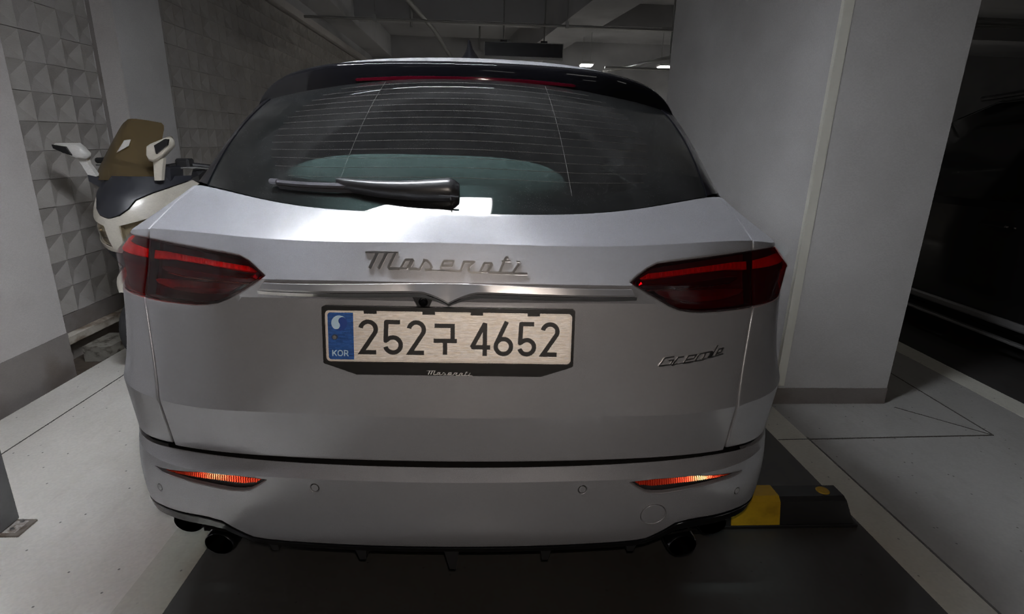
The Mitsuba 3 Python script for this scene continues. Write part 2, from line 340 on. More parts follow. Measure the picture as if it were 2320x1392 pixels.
# concrete block in the gutter
info('kerb_block', 'rough pale concrete block lying in the gutter below the scooter', 'block')
bm = trimesh.creation.box((.165, .27, .10)).subdivide().subdivide().subdivide().subdivide()
n_ = meshkit.fbm(bm.vertices * 18 + 5, 3) - .5
bm.vertices += bm.vertices / np.linalg.norm(bm.vertices, axis=1, keepdims=True) * n_[:, None] * .018
bm.apply_translation((-2.36, 2.38, .008)); put('kerb_block', bm, 'm_block', smooth=30, bay=True, label='rough pale concrete block lying in the gutter below the scooter', category='block')

# ------------------------------------------------------------------ the silver car: one girth surface S(s, v), cut into panels
# s runs in metres round the body from the middle of the tail to the nose, v up through the rows below (creases at BREAKS)
SC=np.array([0,.37,.72,.88,1.22,1.62,2.72,4.30,5.15,5.65,6.15])
def row(c,s1,s2,s3,s4,s5,zn,wn=1.0):
    w=s5[0]
    return [(0,c[0],c[1]),(.37,s1[0],s1[1]),s2,s3,s4,s5,(w+.005,2.0,s5[2]),(w-.01,3.6,s5[2]),(w-.13,4.32,zn),(.45,4.66,zn),(0,4.74,zn)]
ROWS=[
 row((.03,.36),(.045,.36),(.695,.11,.37),(.79,.20,.385),(.89,.6,.39),(.93,1.0,.30),.28),
 row((-.02,.445),(-.005,.445),(.707,.072,.445),(.813,.175,.448),(.925,.6,.45),(.95,1.0,.42),.40),
 row((-.045,.535),(-.026,.535),(.708,.058,.535),(.828,.182,.53),(.935,.6,.53),(.965,1.0,.53),.52),
 row((-.05,.632),(-.032,.630),(.695,.06,.614),(.826,.188,.60),(.938,.6,.60),(.97,1.0,.60),.60),
 row((-.022,.653),(-.004,.653),(.675,.085,.632),(.808,.170,.620),(.938,.6,.62),(.97,1.0,.622),.63),
 row((-.012,.660),(.002,.660),(.670,.080,.640),(.802,.165,.630),(.938,.6,.632),(.97,1.0,.632),.64),
 row((-.015,.773),(.002,.773),(.676,.061,.773),(.832,.185,.765),(.945,.6,.77),(.972,1.0,.77),.74),
 row((.0,.86),(.012,.86),(.683,.080,.85),(.816,.195,.86),(.915,.6,.87),(.945,1.0,.87),.82),
 row((.02,1.03),(.03,1.03),(.705,.12,1.01),(.812,.212,1.0),(.915,.6,1.0),(.925,1.0,1.0),.90),
 row((.0,1.078),(.0,1.078),(.708,.15,1.06),(.833,.242,1.07),(.915,.6,1.07),(.915,1.0,1.06),.94),
 row((.03,1.155),(.052,1.152),(.716,.195,1.145),(.803,.268,1.13),(.88,.6,1.13),(.89,1.0,1.10),.97),
 row((.085,1.212),(.165,1.215),(.682,.387,1.236),(.725,.44,1.225),(.80,.72,1.20),(.83,1.1,1.16),1.0),
]
BREAKS=[0,3,4,5,6,8,9,10,11]   # creases: the surface is smooth only between these rows
def splines():
    out=[]
    s=np.concatenate([-SC[:0:-1],SC])
    for r in ROWS:
        p=np.array(r,float); m=p[:0:-1]*np.array([-1,1,1])
        out.append(CubicSpline(s,np.vstack([m,p])))
    return out
SPL=splines()
def S(s,v):
    s=np.asarray(s,float).ravel(); v=np.clip(np.asarray(v,float).ravel(),0,len(ROWS)-1)
    Pk=np.array([c(s) for c in SPL]); out=np.zeros((len(s),3))
    for a,b in zip(BREAKS[:-1],BREAKS[1:]):
        T=np.zeros((b-a+1,)+Pk.shape[1:])
        R=Pk[a:b+1]
        if b-a==1: T[:]=R[1]-R[0]
        else:
            T[1:-1]=(R[2:]-R[:-2])/2; T[0]=1.5*(R[1]-R[0])-.5*T[1]; T[-1]=1.5*(R[-1]-R[-2])-.5*T[-2]
        for k in range(a,b):
            i=np.where((v>=k)&((v<k+1)|((k==len(ROWS)-2)&(v<=k+1))))[0]
            if not len(i): continue
            t=(v[i]-k)[:,None]; p0,p1,m0,m1=R[k-a][i],R[k-a+1][i],T[k-a][i],T[k-a+1][i]
            out[i]=(2*t**3-3*t**2+1)*p0+(t**3-2*t**2+t)*m0+(-2*t**3+3*t**2)*p1+(t**3-t**2)*m1
    return out
def normals(f, s, v, e=1e-3):
    s = np.asarray(s, float); v = np.asarray(v, float)
    n = np.cross(f(s + e, v) - f(s - e, v), f(s, v + .02) - f(s, v - .02)); n /= np.linalg.norm(n, axis=1, keepdims=True) + 1e-12
    return n
WV = np.concatenate([[0], np.cumsum(np.linalg.norm(np.diff(S(np.full(12, .5), np.arange(12)), axis=0), axis=1))])
def v2w(v): return np.interp(v, np.arange(12), WV)
def w2v(w): return np.interp(w, WV, np.arange(12))
def fan(pts, step):
    """points spread along the closed polygon no further apart than step"""
    p = np.asarray(pts, float); out = []
    for a, b in zip(p, np.roll(p, -1, 0)):
        n = max(1, int(np.ceil(np.linalg.norm(b - a) / step))); out += [a + (b - a) * i / n for i in range(n)]
    return np.array(out)
def panel(pts, f=S, holes=(), step=.014, depth=.012, lip=.0022, off=0.0, conv=True, mirror=False, wave=None, lines=None, back=False):
    """a sheet on the surface f inside the polygon of (s, v) points, its edges rolled back by lip and turned in by depth"""
    to = (lambda q: np.c_[q[:, 0], v2w(q[:, 1])]) if conv else (lambda q: np.asarray(q, float))
    fr = (lambda q: np.c_[q[:, 0], w2v(q[:, 1])]) if conv else (lambda q: np.asarray(q, float))
    poly = Polygon(to(np.asarray(pts, float)), [to(np.asarray(h, float)) for h in holes]).buffer(0)
    if lip: poly = poly.buffer(-lip, join_style=1)
    if poly.geom_type != 'Polygon': poly = max(poly.geoms, key=lambda g: g.area)
    loops = [fan(np.array(r.coords)[:-1], step) for r in [poly.exterior, *poly.interiors]]
    x0, y0, x1, y1 = poly.bounds
    xs = np.arange(x0, x1, step)
    ys = np.unique(np.round(np.concatenate([np.linspace(a, b, max(1, int(np.ceil((b - a) / step))) + 1) for a, b in zip((WV if conv else np.array([y0, y1]))[:-1], (WV if conv else np.array([y0, y1]))[1:])]), 6)) if lines is None else lines
    gx, gy = np.meshgrid(xs, ys); g = np.c_[gx.ravel(), gy.ravel()]
    g = g[shapely.contains_xy(poly.buffer(-step * .35), g[:, 0], g[:, 1])]
    B = np.vstack(loops); Q = np.vstack([B, g])
    tri = Delaunay(Q).simplices
    c = Q[tri].mean(1); tri = tri[shapely.contains_xy(poly, c[:, 0], c[:, 1])]
    ar = np.cross(Q[tri[:, 1]] - Q[tri[:, 0]], Q[tri[:, 2]] - Q[tri[:, 0]]); tri = tri[np.abs(ar) > 1e-9]; ar = ar[np.abs(ar) > 1e-9]
    tri[ar < 0] = tri[ar < 0][:, ::-1]
    sv = fr(Q); P = f(sv[:, 0], sv[:, 1]); N = normals(f, sv[:, 0], sv[:, 1])
    P = P + N * off
    if wave is not None: P = P + N * wave(sv[:, 0], sv[:, 1])[:, None]
    V, F = [P], [tri]; k = len(P); start = 0; vv = [sv[:, 1]]
    for L in loops:
        n = len(L); i = np.arange(start, start + n); start += n
        p, nn = P[i], N[i]
        t = np.roll(p, -1, 0) - np.roll(p, 1, 0); t /= np.linalg.norm(t, axis=1, keepdims=True) + 1e-12
        o = np.cross(t, nn)
        area = np.sum(L[:, 0] * np.roll(L[:, 1], -1) - np.roll(L[:, 0], -1) * L[:, 1])
        ccw = area > 0
        # outward in the sheet: to the right of a counter-clockwise outer loop
        o = o if (ccw == (L is loops[0])) else -o
        if L is not loops[0]: o = o if True else -o
        cen = None
        rings = [i]
        for a in ((35, 65, 90) if lip else (90,)):
            a = math.radians(a); V.append(p + o * lip * math.sin(a) - nn * lip * (1 - math.cos(a))); rings.append(np.arange(k, k + n)); k += n; vv.append(sv[i, 1])
        V.append(p + o * lip - nn * depth); rings.append(np.arange(k, k + n)); k += n; vv.append(sv[i, 1])
        for a, b in zip(rings[:-1], rings[1:]):
            j = np.roll(np.arange(n), -1)
            q = np.vstack([np.stack([a, b, b[j]], 1), np.stack([a, b[j], a[j]], 1)])
            F.append(q if ccw else q[:, ::-1])
    V, F = np.vstack(V), np.vstack(F)
    if conv and f is S:      # cut the sheet at the creases, so that it is shaded smooth only between them
        vv = np.concatenate(vv); band = np.searchsorted(np.array(BREAKS, float), vv[F].mean(1))
        key = F * 32 + band[:, None]; u, inv = np.unique(key, return_inverse=True); V, F = V[u // 32], inv.reshape(-1, 3)
    return M(V, F)
def mirrored(m):
    m = m.copy(); m.vertices = m.vertices * [-1, 1, 1]; m.faces = m.faces[:, ::-1]; return m
CAR = 'car'
info(CAR, 'silver sport utility car seen from behind, parked in the bay with its number plate lit', 'car')
def cp(name, mesh, m, smooth=13, **k): return put(numbered(f'{CAR}__{name}'), mesh, m, smooth, **k)
def pair(name, mesh, m, smooth=13, label=None, **k):
    for side, mm in (('left', mirrored(mesh)), ('right', mesh)): cp(name, mm, m, smooth, label=None if label is None else label.replace('SIDE', side), **k)
def sym(right): return [(-x, y) for x, y in right[::-1]] + list(right)

GAPR = [(.7195, 5.0), (.7195, 10.0), (.731, 10.25), (.752, 10.6), (.735, 11.0)]
LAMP_TOP = [(.85, 9.865), (.72, 9.757), (.62, 9.69), (.533, 9.632), (.475, 9.588), (.442, 9.548), (.42, 9.44), (.40, 9.28), (.379, 9.09)]
LAMP_BOT = [(.39, 8.95), (.42, 8.56), (.452, 8.17), (.479, 7.975), (.503, 7.93), (.53, 7.911), (.56, 7.905), (.61, 7.915), (.68, 7.935), (.72, 7.955), (.80, 7.985), (.855, 8.01)]
g = .0028
TG = [(0, 5.0), (.7195 - g, 5.0), (.7195 - g, 7.95)] + LAMP_BOT[-4::-1] + LAMP_TOP[::-1][:-2] + [(.7195 - g, 9.757), (.7195 - g, 10.0), (.731 - g, 10.25), (.752 - g, 10.6), (.735 - g, 10.97), (.6, 10.97), (.3, 10.97), (0, 10.97)]
cp('tailgate', panel(sym(TG[1:]), step=.010, lip=.004), 'm_paint', smooth=True, label='silver tailgate below the rear window')
BODY = [(.7195 + g, 5.05), (1.75, 5.05)]
# side body with the wheel arches cut out (arch circles given in y, z and carried to s, v)
def yz2sv(y, z):
    s = np.interp(y, [.6, 1.0, 2.0, 3.6], [1.22, 1.62, 2.72, 4.30]); vv = np.linspace(0, 11, 221); zz = S(np.full(221, s), vv)[:, 2]
    return (float(s), float(np.interp(z, zz, vv)))
def arch(yc, r, a0, a1, n): return [yz2sv(yc + r * math.cos(t), .36 + r * math.sin(t)) for t in np.radians(np.linspace(a0, a1, n))]
AR, AF = (.93, .40), (3.83, .40)
side = [(.7195 + g, 5.05), (yz2sv(.56, .64)[0], 5.05)] + arch(*AR, 136, 8, 16) + [(yz2sv(1.33, .40)[0], .6), (yz2sv(1.33, .34)[0], 0), (yz2sv(3.43, .34)[0], 0)] + arch(*AF, 176, 4, 18) + [(4.8, .3), (6.14, .3), (6.14, 10.97), (.735 + g, 10.97), (.752 + g, 10.6), (.731 + g, 10.25), (.7195 + g, 10.0), (.7195 + g, 9.765)] + [(.85, 9.87), (1.0, 9.88), (1.12, 9.7), (1.17, 9.3), (1.12, 8.7), (1.0, 8.2), (.9, 8.03)] + LAMP_BOT[::-1][1:3] + [(.7195 + g, 7.95)]
pair('body_side', panel(side, step=.018, lip=.004), 'm_paint', smooth=True, label='SIDE quarter panel and side')
LIP = [(0, .80), (.20, .80), (.29, .81), (.398, .83), (.44, .86), (.47, .92), (.503, 1.19), (.536, 1.47), (.57, 1.53), (.60, 1.53), (.73, 1.40), (.83, 1.22), (.95, 1.0), (1.15, .8)]
REF = [(.7395, 2.70), (.715, 2.745), (.575, 2.997), (.481, 3.0), (.412, 2.912), (.4359, 2.717), (.455, 2.60), (.472, 2.562), (.497, 2.545), (.574, 2.60), (.645, 2.637), (.71, 2.64)]
REFH = [(s_, min(v_, 2.97)) for s_, v_ in REF]
bump = sym(LIP[1:] + [(1.17, 2.0), (1.18, 3.0), (1.19, 4.0), (.72, 4.0), (.37, 4.0), (.01, 4.0)])
hl = [(-a, b) for a, b in REFH]
def circ(s, v, r, n=28):
    w = v2w(v); return [(s + r * math.cos(t), float(w2v(w + r * math.sin(t)))) for t in np.arange(n) / n * 2 * PI]
SENS = [(.30, 2.757), (.7185, 2.066)]
TOW = circ(.4765, 1.87, .0305, 40)
holes = [REFH, hl, TOW] + [circ(k * a, b, .0098) for a, b in SENS for k in (1, -1)]
cp('rear_bumper', panel(bump, holes=holes, step=.010), 'm_paint', smooth=True, label='silver rear bumper')
for a, b in SENS:
    for k in (-1, 1):
        cp('rear_bumper__parking_sensor', panel(circ(k * a, b, .0082), step=.004, lip=.0008, depth=.01), 'm_paint', label='round parking sensor')
        cp('rear_bumper__sensor_ring', panel(circ(k * a, b, .0098), holes=[circ(k * a, b, .0080)], step=.004, lip=.0003, off=-.0012, depth=.01), 'm_black')
cp('rear_bumper__tow_cover', panel(circ(.4765, 1.87, .0295, 40), step=.006, lip=.001), 'm_paint', label='round tow eye cover')
cp('rear_bumper__seam', panel(circ(.4765, 1.87, .034, 40), step=.008, lip=.0, off=-.006, depth=.002), 'm_black')
# reflectors sunk into the bumper
prin('m_reflector', (1.0, .10, .045), .24, metal=1.0)
REFR = [(.7013, 2.742), (.5754, 2.965), (.4806, 2.965), (.424, 2.918), (.4379, 2.815), (.467, 2.775), (.5423, 2.79), (.6272, 2.777)]
for k in (-1, 1):
    q = lambda L: [(k * a, b) for a, b in L]
    cp('rear_bumper__reflector_recess', panel(q([(.742, 2.69), (.715, 2.76), (.575, 3.02), (.481, 3.03), (.405, 2.92), (.45, 2.58), (.497, 2.53), (.574, 2.58), (.71, 2.62)]), off=-.014, lip=0, depth=.002, step=.01), 'm_trim', label='dark recess around the reflector')
    cp('rear_bumper__reflector', panel(q(REFR), off=-.006, lip=0, step=.001, depth=.010, wave=lambda s, v: .0042 * (1 - (v / .060) % 1) + .0026 * np.abs(((s / .006) % 1) * 2 - 1)), 'm_reflector', label='glowing red reflector')
# diffuser under the bumper
def under(dv, pts): return [(a, b + dv) for a, b in pts]
cp('diffuser', panel(sym(LIP[1:])[0:0] + [(a, b - .05) for a, b in sym(LIP[1:])] + [(a, max(b - .34, .02)) for a, b in sym(LIP[1:])[::-1]], off=.001, step=.012, lip=.003, depth=.05), 'm_gloss_black', label='gloss black diffuser edge')
cp('diffuser__tray', grid_mesh(np.array([[(x, yy + .10 * abs(x) ** 2, zz + .10 * abs(x) ** 2) for yy, zz in ((.02, .385), (.08, .345), (.25, .29), (.6, .25))] for x in np.linspace(-.62, .62, 25)])), 'm_black_matte', smooth=40)
for x in (-.465, -.232, .0, .235, .465):
    cp('diffuser__fin', hull([(x - .018, .0 + abs(x) * .14, .405), (x + .018, abs(x) * .14, .405), (x - .008, .03 + abs(x) * .14, .325), (x + .008, .03 + abs(x) * .14, .325), (x - .012, .26, .36), (x + .012, .26, .36), (x - .008, .26, .30), (x + .008, .26, .30)]), 'm_black', smooth=False)
def tip(x, y, z, tilt):
    o, r = .037, .033
    m = lathe([(o, .20), (o, .012), (o - .002, .003), (o - .004, 0), (r, .004), (r - .001, .12), (0, .12)], 40)
    m.vertices = m.vertices * [1.12, .88, 1]
    a = np.array([math.sin(tilt), math.cos(tilt), .08]); return place(m, (x, y, z), (math.cos(tilt), -math.sin(tilt), 0), (0, 0, 1), a)
for x, y, z in ((-.672, .085, .418), (-.592, .065, .368)):
    for k in (1, -1):
        cp('exhaust_tip', tip(k * x, y, z, k * .12), 'm_dark_chrome', smooth=40, label='dark oval exhaust tip')

# tail lamps: a tinted lens over a dark housing, a ribbed light bar, a smoked clear strip and a lower bowl
mat('m_lens', {'type': 'thindielectric', 'int_ior': 1.52, 'specular_transmittance': rgb((.56, .022, .035)), 'specular_reflectance': rgb(1.0)})
prin('m_bar', (.95, .06, .07), .32, metal=.3, spec=.8)
prin('m_lamp_house', (.07, .022, .026), .35, spec=.3)
prin('m_bowl', (.22, .12, .12), .25, metal=.5)
prin('m_smoke', (.03, .03, .033), .10, cc=1.0)
INN = LAMP_TOP[1:] + LAMP_BOT[:-2]
INN = [(min(a, .7195 - g), b) for a, b in INN]
OUT = [(.7195 + g, 9.757), (.85, 9.862), (1.0, 9.87), (1.115, 9.69), (1.165, 9.3), (1.115, 8.7), (1.0, 8.2), (.9, 8.03), (.855, 8.012), (.80, 7.987), (.7195 + g, 7.955)]
BAR = [(.7195 - .006, 9.50), (.663, 9.506), (.546, 9.446), (.427, 9.346), (.402, 9.2), (.46, 9.253), (.5455, 9.313), (.6475, 9.34), (.7195 - .006, 9.284)]
CLR = [(.6728, 9.146), (.6329, 9.162), (.5451, 9.109), (.4208, 9.029), (.395, 8.93), (.4191, 8.697), (.5155, 8.817), (.5939, 8.928), (.6479, 9.013), (.6708, 9.086)]
BWL = [(.7108, 8.694), (.6319, 8.80), (.5162, 8.68), (.4309, 8.62), (.4957, 8.03), (.5473, 8.062), (.6234, 8.261), (.6716, 8.444)]
BAR2 = [(.7195 + .008, 9.50), (.85, 9.62), (1.0, 9.60), (1.09, 9.4), (1.0, 9.22), (.85, 9.26), (.7195 + .008, 9.28)]
def grown(P, d):
    q = Polygon([(a, v2w(b)) for a, b in P]).buffer(d, join_style=1); return [(a, float(w2v(b))) for a, b in np.array(q.exterior.coords)[:-1]]
for k, side_ in ((-1, 'left'), (1, 'right')):
    q = lambda L: [(k * a, b) for a, b in L]
    t = f'tail_lamp'
    key = cp(t, panel(q(grown(INN, -.001)), step=.009, lip=.0025, depth=.006), 'm_lens', label=f'{side_} dark red tail lamp on the tailgate')[len(CAR) + 2:]
    cp(key + '__housing', panel(q(grown(INN, -.001)), step=.012, lip=0, off=-.034, depth=-.028), 'm_lamp_house')
    cp(key + '__seal', panel(q(grown(INN, .0012)), holes=[q(grown(INN, -.0045))], step=.012, lip=0.0004, off=-.0035, depth=.02), 'm_black')
    cp(key + '__light_bar', panel(q(BAR), step=.0022, lip=.001, off=-.012, depth=.012, wave=lambda s, v: .0016 * np.abs(np.sin(s * PI / .0052)) - .006 * (v - 9.2)), 'm_bar', smooth=12, label='ribbed red light bar')
    cp(key + '__clear_strip', panel(q(CLR), step=.010, lip=.002, off=-.0045, depth=.02), 'm_smoke', label='smoked clear strip')
    cp(key + '__strip_edge', tube(S(*np.array(q([(.42, 8.69), (.5155, 8.81), (.5939, 8.92), (.645, 9.005)])).T) + normals(S, *np.array(q([(.42, 8.69), (.5155, 8.81), (.5939, 8.92), (.645, 9.005)])).T) * -.0035, .0012, 6), 'm_chrome', smooth=60)
    cp(key + '__lower_bowl', panel(q(BWL), step=.010, lip=.003, off=-.014, depth=.018, wave=lambda s, v: .012 * np.sin((v - 8.0) * 4)), 'm_bowl', label='lower red bowl')
    key = cp(t, panel(q(OUT), step=.010, lip=.003, depth=.012), 'm_lens', label=f'{side_} dark red tail lamp on the body corner')[len(CAR) + 2:]
    cp(key + '__housing', panel(q(grown(OUT, -.002)), step=.014, lip=0, off=-.013, depth=-.008), 'm_lamp_house')
    cp(key + '__light_bar', panel(q(BAR2), step=.004, lip=.001, off=-.006, depth=.006, wave=lambda s, v: .0016 * np.abs(np.sin(s * PI / .008))), 'm_bar', smooth=12, label='ribbed red light bar')

# the bright blade between the lamps with its pointed middle
def blade():
    xs = np.unique(np.concatenate([np.linspace(-.377, .377, 61), np.linspace(-.06, .06, 41)])); P = []
    for x in xs:
        ax = abs(x); t = min(ax / .384, 1)
        zt = 1.0775 - .002 * t - .004 * t ** 2
        tri = .021 * max(0, 1 - ax / .060) ** 1.5
        zb = 1.0545 - .002 * t - tri
        f0 = float(S([x], [9.0])[0, 1])
        pr = .004 + .012 * max(0, 1 - ax / .09) ** 1.3
        P.append([(x, f0 + .014, zt + .002), (x, f0 + .001, zt), (x, f0 - .003, zt - .002), (x, f0 - .004 - pr, zb + .007), (x, f0 - .003 - pr, zb + .003), (x, f0 + .002 - pr * .6, zb), (x, f0 + .02, zb + .002)])
    Q = np.array(P); Q[..., 0] *= 1 + .042 * np.clip((1.079 - Q[..., 2]) / .03, 0, 1.2) * (np.abs(Q[..., 0]) > .2); return grid_mesh(Q)
prin('m_blade', (.50, .49, .50), .22, metal=.9, cc=1.0)
cp('tailgate__trim_blade', blade(), 'm_blade', smooth=22, label='bright trim blade with a pointed middle')
def blade_edge():
    xs = np.linspace(-.394, .394, 81); P = []
    for x in xs:
        ax = abs(x); t = min(ax / .384, 1); zb = 1.0545 - .002 * t - .021 * max(0, 1 - ax / .060) ** 1.5
        f0 = float(S([x], [9.0])[0, 1]); pr = .004 + .012 * max(0, 1 - ax / .09) ** 1.3
        w = .0065 if ax > .05 else .0065 * (.35 + .65 * ax / .05)
        P.append([(x, f0 - .003 - pr, zb + .001), (x, f0 - .001 - pr, zb - w), (x, f0 + .012, zb - w - .001)])
    return grid_mesh(np.array(P))
cp('tailgate__trim_edge', blade_edge(), 'm_chrome', smooth=30, label='chrome line under the blade')

# lettering
def on_tail(mesh, v0, z0):
    """flat lettering (x, z, depth) wrapped on the tailgate"""
    v = np.array(mesh.vertices); zz = S(np.full(221, .1), np.linspace(0, 11, 221))[:, 2]
    vv = np.interp(v[:, 1], zz, np.linspace(0, 11, 221))
    p = S(v[:, 0], vv); n = normals(S, v[:, 0], vv); m = mesh.copy(); m.vertices = p + n * (v[:, 2:3]); return m
def script():
    L = [([(75, 137), (487, 137)], 17), ([(228, 140), (152, 322)], 40), ([(345, 140), (262, 322)], 38), ([(455, 140), (385, 300), (400, 322), (520, 322)], 34),
         ([(690, 217), (590, 217), (548, 290), (530, 322)], 26), ([(530, 318), (610, 318), (672, 217)], 20), ([(690, 217), (645, 305), (660, 320), (750, 320)], 28),
         ([(815, 218), (868, 224), (905, 255), (925, 292), (912, 325), (840, 330)], 26), ([(740, 324), (775, 324), (830, 222)], 22), ([(840, 331), (1045, 334)], 15),
         ([(1050, 278), (1180, 278), (1208, 224), (1080, 224), (1040, 300), (1055, 330), (1280, 336)], 24),
         ([(1270, 336), (1300, 330), (1340, 228), (1470, 228), (1400, 285), (1398, 325), (1430, 348), (1570, 348)], 26),
         ([(1705, 240), (1605, 240), (1560, 315), (1545, 345)], 26), ([(1555, 338), (1630, 338), (1690, 240)], 20), ([(1705, 240), (1655, 330), (1672, 347), (1800, 347)], 28),
         ([(1915, 172), (1890, 170), (1868, 195), (1800, 330), (1812, 347), (1960, 347)], 28), ([(1825, 211), (1942, 211)], 15),
         ([(2050, 240), (1968, 335), (1985, 351), (2150, 352)], 26), ([(2018, 214), (2062, 214)], 16)]
    return strokes(L, 26)
def script_mesh(width, depth, cx, base, h=None, inset=0.0):
    g_ = shapely.affinity.affine_transform(script(), [1, 0, 0, -1, 0, 0]); b = g_.bounds; k = width / (b[2] - b[0])
    g_ = shapely.affinity.affine_transform(g_, [k, 0, 0, k * (1 if h is None else h), cx - k * (b[0] + b[2]) / 2, base - k * (1 if h is None else h) * b[1]])
    m = extrude(g_.simplify(width * .0004), depth)
    return m
bm_ = script_mesh(.339, .0045, -.0065, 1.0955, 1.04)
prin('m_letter', (.42, .41, .40), .22, metal=1.0)
cp('tailgate__badge', on_tail(bm_, 9, 1.0), 'm_letter', smooth=False, label='chrome script lettering')
def model_strokes():
    L = [([(650, 1222), (560, 1226), (515, 1290), (620, 1288), (650, 1250), (600, 1252)], 18), ([(640, 1300), (690, 1232), (745, 1232)], 18), ([(690, 1285), (640, 1300)], 12),
         ([(770, 1262), (850, 1258), (872, 1228), (790, 1230), (750, 1290), (850, 1288)], 16), ([(985, 1222), (905, 1226), (865, 1285), (960, 1282)], 16),
         ([(1035, 1222), (970, 1224), (940, 1278), (990, 1276), (1035, 1222), (1010, 1276), (1035, 1274)], 16), ([(1085, 1175), (1035, 1265), (1050, 1272), (1075, 1270)], 18),
         ([(1090, 1248), (1135, 1246), (1158, 1212), (1105, 1214), (1075, 1268), (1165, 1262)], 16), ([(515, 1296), (1165, 1268)], 9)]
    return strokes([(l, w * .62) for l, w in L], 10)
g_ = shapely.affinity.affine_transform(model_strokes(), [1, 0, .10, -1, 0, 0]); b_ = g_.bounds; kk = .172 / (b_[2] - b_[0])
g_ = shapely.affinity.affine_transform(g_, [kk, 0, 0, kk, .4685 - kk * b_[0], .892 - kk * b_[1]])
gm = extrude(g_, .0035)
cp('tailgate__badge', on_tail(gm, 7, 1.0), 'm_letter', smooth=False, label='small chrome script lettering')

# number plate in its black frame; plane leaning forward by .13 rad
PT = .13; PX, PZ = np.array([1, 0, 0.]), np.array([0, math.sin(PT), math.cos(PT)]); PN = np.array([0, -math.cos(PT), math.sin(PT)])
PC = np.array([.0, -.004, .9585])
def on_plate(poly, d0, h): m = extrude(poly, h); m.vertices[:, 2] += d0; return place(m, PC, PX, PZ, PN)
from shapely.geometry import box as sbox
rr = lambda x0, y0, x1, y1, r: sbox(x0 + r, y0 + r, x1 - r, y1 - r).buffer(r, quad_segs=6)
plate_o = rr(-.26, -.055, .26, .055, .009)
frame = Polygon([(-.2655, .064), (.2655, .064), (.2655, -.0590), (.252, -.0645), (.196, -.0825), (-.196, -.0825), (-.247, -.0645), (-.2655, -.0585)]).buffer(-.004).buffer(.004)
cp('license_plate', on_plate(rr(-.26, -.055, .26, .055, .009), .0, .0022), 'm_plate', smooth=False, label='white reflective number plate reading 252구 4652')
cp('license_plate__frame', on_plate(frame.difference(rr(-.2605, -.0555, .2605, .0555, .009)), -.004, .010), 'm_frame', smooth=False, label='black plastic plate frame')
cp('license_plate__frame_back', on_plate(frame, -.012, .010), 'm_frame', smooth=False)
louvre = []
for k in range(27):      # the sheeting of the plate: fine ribs that throw light back up towards its source
    z0 = -.0535 + k * .107 / 27; z1 = z0 + .107 / 27; e = .0075 - min(z0 + .0535, .0535 - z1, .0075); w_ = .2585 - max(0, e)
    louvre.append(hull([(s * w_, z, d) for s in (-1, 1) for z, d in ((z0, .0015), (z0, .0005), (z0, .0024), (z1, .0015), (z1, .0005))]))
lv = cat(*louvre); cp('license_plate__sheeting', place(lv, PC, PX, PZ, PN), 'm_plate', smooth=False, label='white ribbed reflective sheeting')
for x in (-.165, -.043, .058, .178): cp('license_plate__frame_clip', on_plate(sbox(x - .013, .0495, x + .013, .058), .0015, .0050), 'm_frame', smooth=False)
cp('license_plate__frame_text', on_plate(shapely.affinity.affine_transform(script().simplify(1), [.098 / 2080, 0, 0, -.098 / 2080 * .95, -.048 - .098 / 2080 * 75, -.066]), .0055, .0008), 'm_letter_white', smooth=False, label='small white script lettering')
prin('m_letter_white', (.6, .6, .6), .4)
rim = rr(-.2585, -.0535, .2585, .0535, .0085)
prin('m_rim', (.70, .66, .60), .35, metal=.3)
cp('license_plate__rim', on_plate(rim.difference(rim.buffer(-.0022)), .0016, .0014), 'm_rim', smooth=False, label='raised pale rim')
band = rr(-.2545, -.0505, .2545, .0505, .006).intersection(sbox(-.26, -.06, -.2015, .06))
cp('license_plate__blue_band', on_plate(band, .0018, .0012), 'm_plate_blue', smooth=False, label='blue band at the left end')
def plate_tex(base, dark, warm):
    def f(p, n, uv):
        row = dr.floor(p.z * 520); x = p.x * 70 + .5 * (row - 2 * dr.floor(row / 2)) + cell_rand(row, 3) * 3
        r = cell_rand(dr.floor(x), row, 5.0)
        line = smoothstep(.12, .0, dr.abs(p.z * 520 - row - .5) - .34)
        c = mix(base, warm, r * .8)
        return c * (.82 + .18 * cell_rand(dr.floor(x * 1.7), row, 9.0)) * (.80 + .20 * line)
    return f
prin('m_plate', proc(plate_tex((.90, .87, .84), (.5, .5, .5), (.80, .72, .62))), .60, metal=.75, spec=.5)
prin('m_plate_blue', proc(plate_tex((.03, .12, .42), (0, 0, 0), (.015, .05, .22))), .5, metal=.3, spec=.5)
mm = lambda L: [(-.26 + a / 1000, .055 - b / 1000) for a, b in L]
def digit(d, x0, x1, y0=18.5, y1=93.5, w=9.2):
    h = w / 2; a, b, c, e = x0 + h, x1 - h, y0 + h, y1 - h; cx = (a + b) / 2; rx = (b - a) / 2
    if d == '2': L = [arc(cx, c + rx, rx, rx, 190, 396, 18) + [(a + 1.5, e), (b, e)]]
    if d == '5': L = [[(b - 1, c), (a + 3.0, c), (a + 1.2, e - rx * 1.55)] + arc(cx, e - rx, rx, rx, 222, 360 + 165, 26)]
    if d == '4': L = [[(b - 7, y1), (b - 7, c), (a, e - 14), (b + h, e - 14)]]
    if d == '6': L = [[(b - 10, y0), (a + 1.2, e - rx - 6)], arc(cx, e - rx, rx, rx, 0, 360, 28)]
    return shapely.union_all([LineString(mm(l)).buffer(w / 2000, cap_style=2, join_style=2 if d == '2' else 3 if d == '4' else 1, quad_segs=6) for l in L])
for d, a, b in (('2', 69, 110), ('5', 120, 162), ('2', 170.5, 211), ('4', 303.5, 347), ('6', 354, 396), ('5', 404.6, 445), ('2', 453.7, 494)):
    cp('license_plate__digit', on_plate(digit(d, a, b), .0021, .0016), 'm_ink', smooth=False, label=f'black digit {d}')
prin('m_ink', (.012, .011, .011), .45)
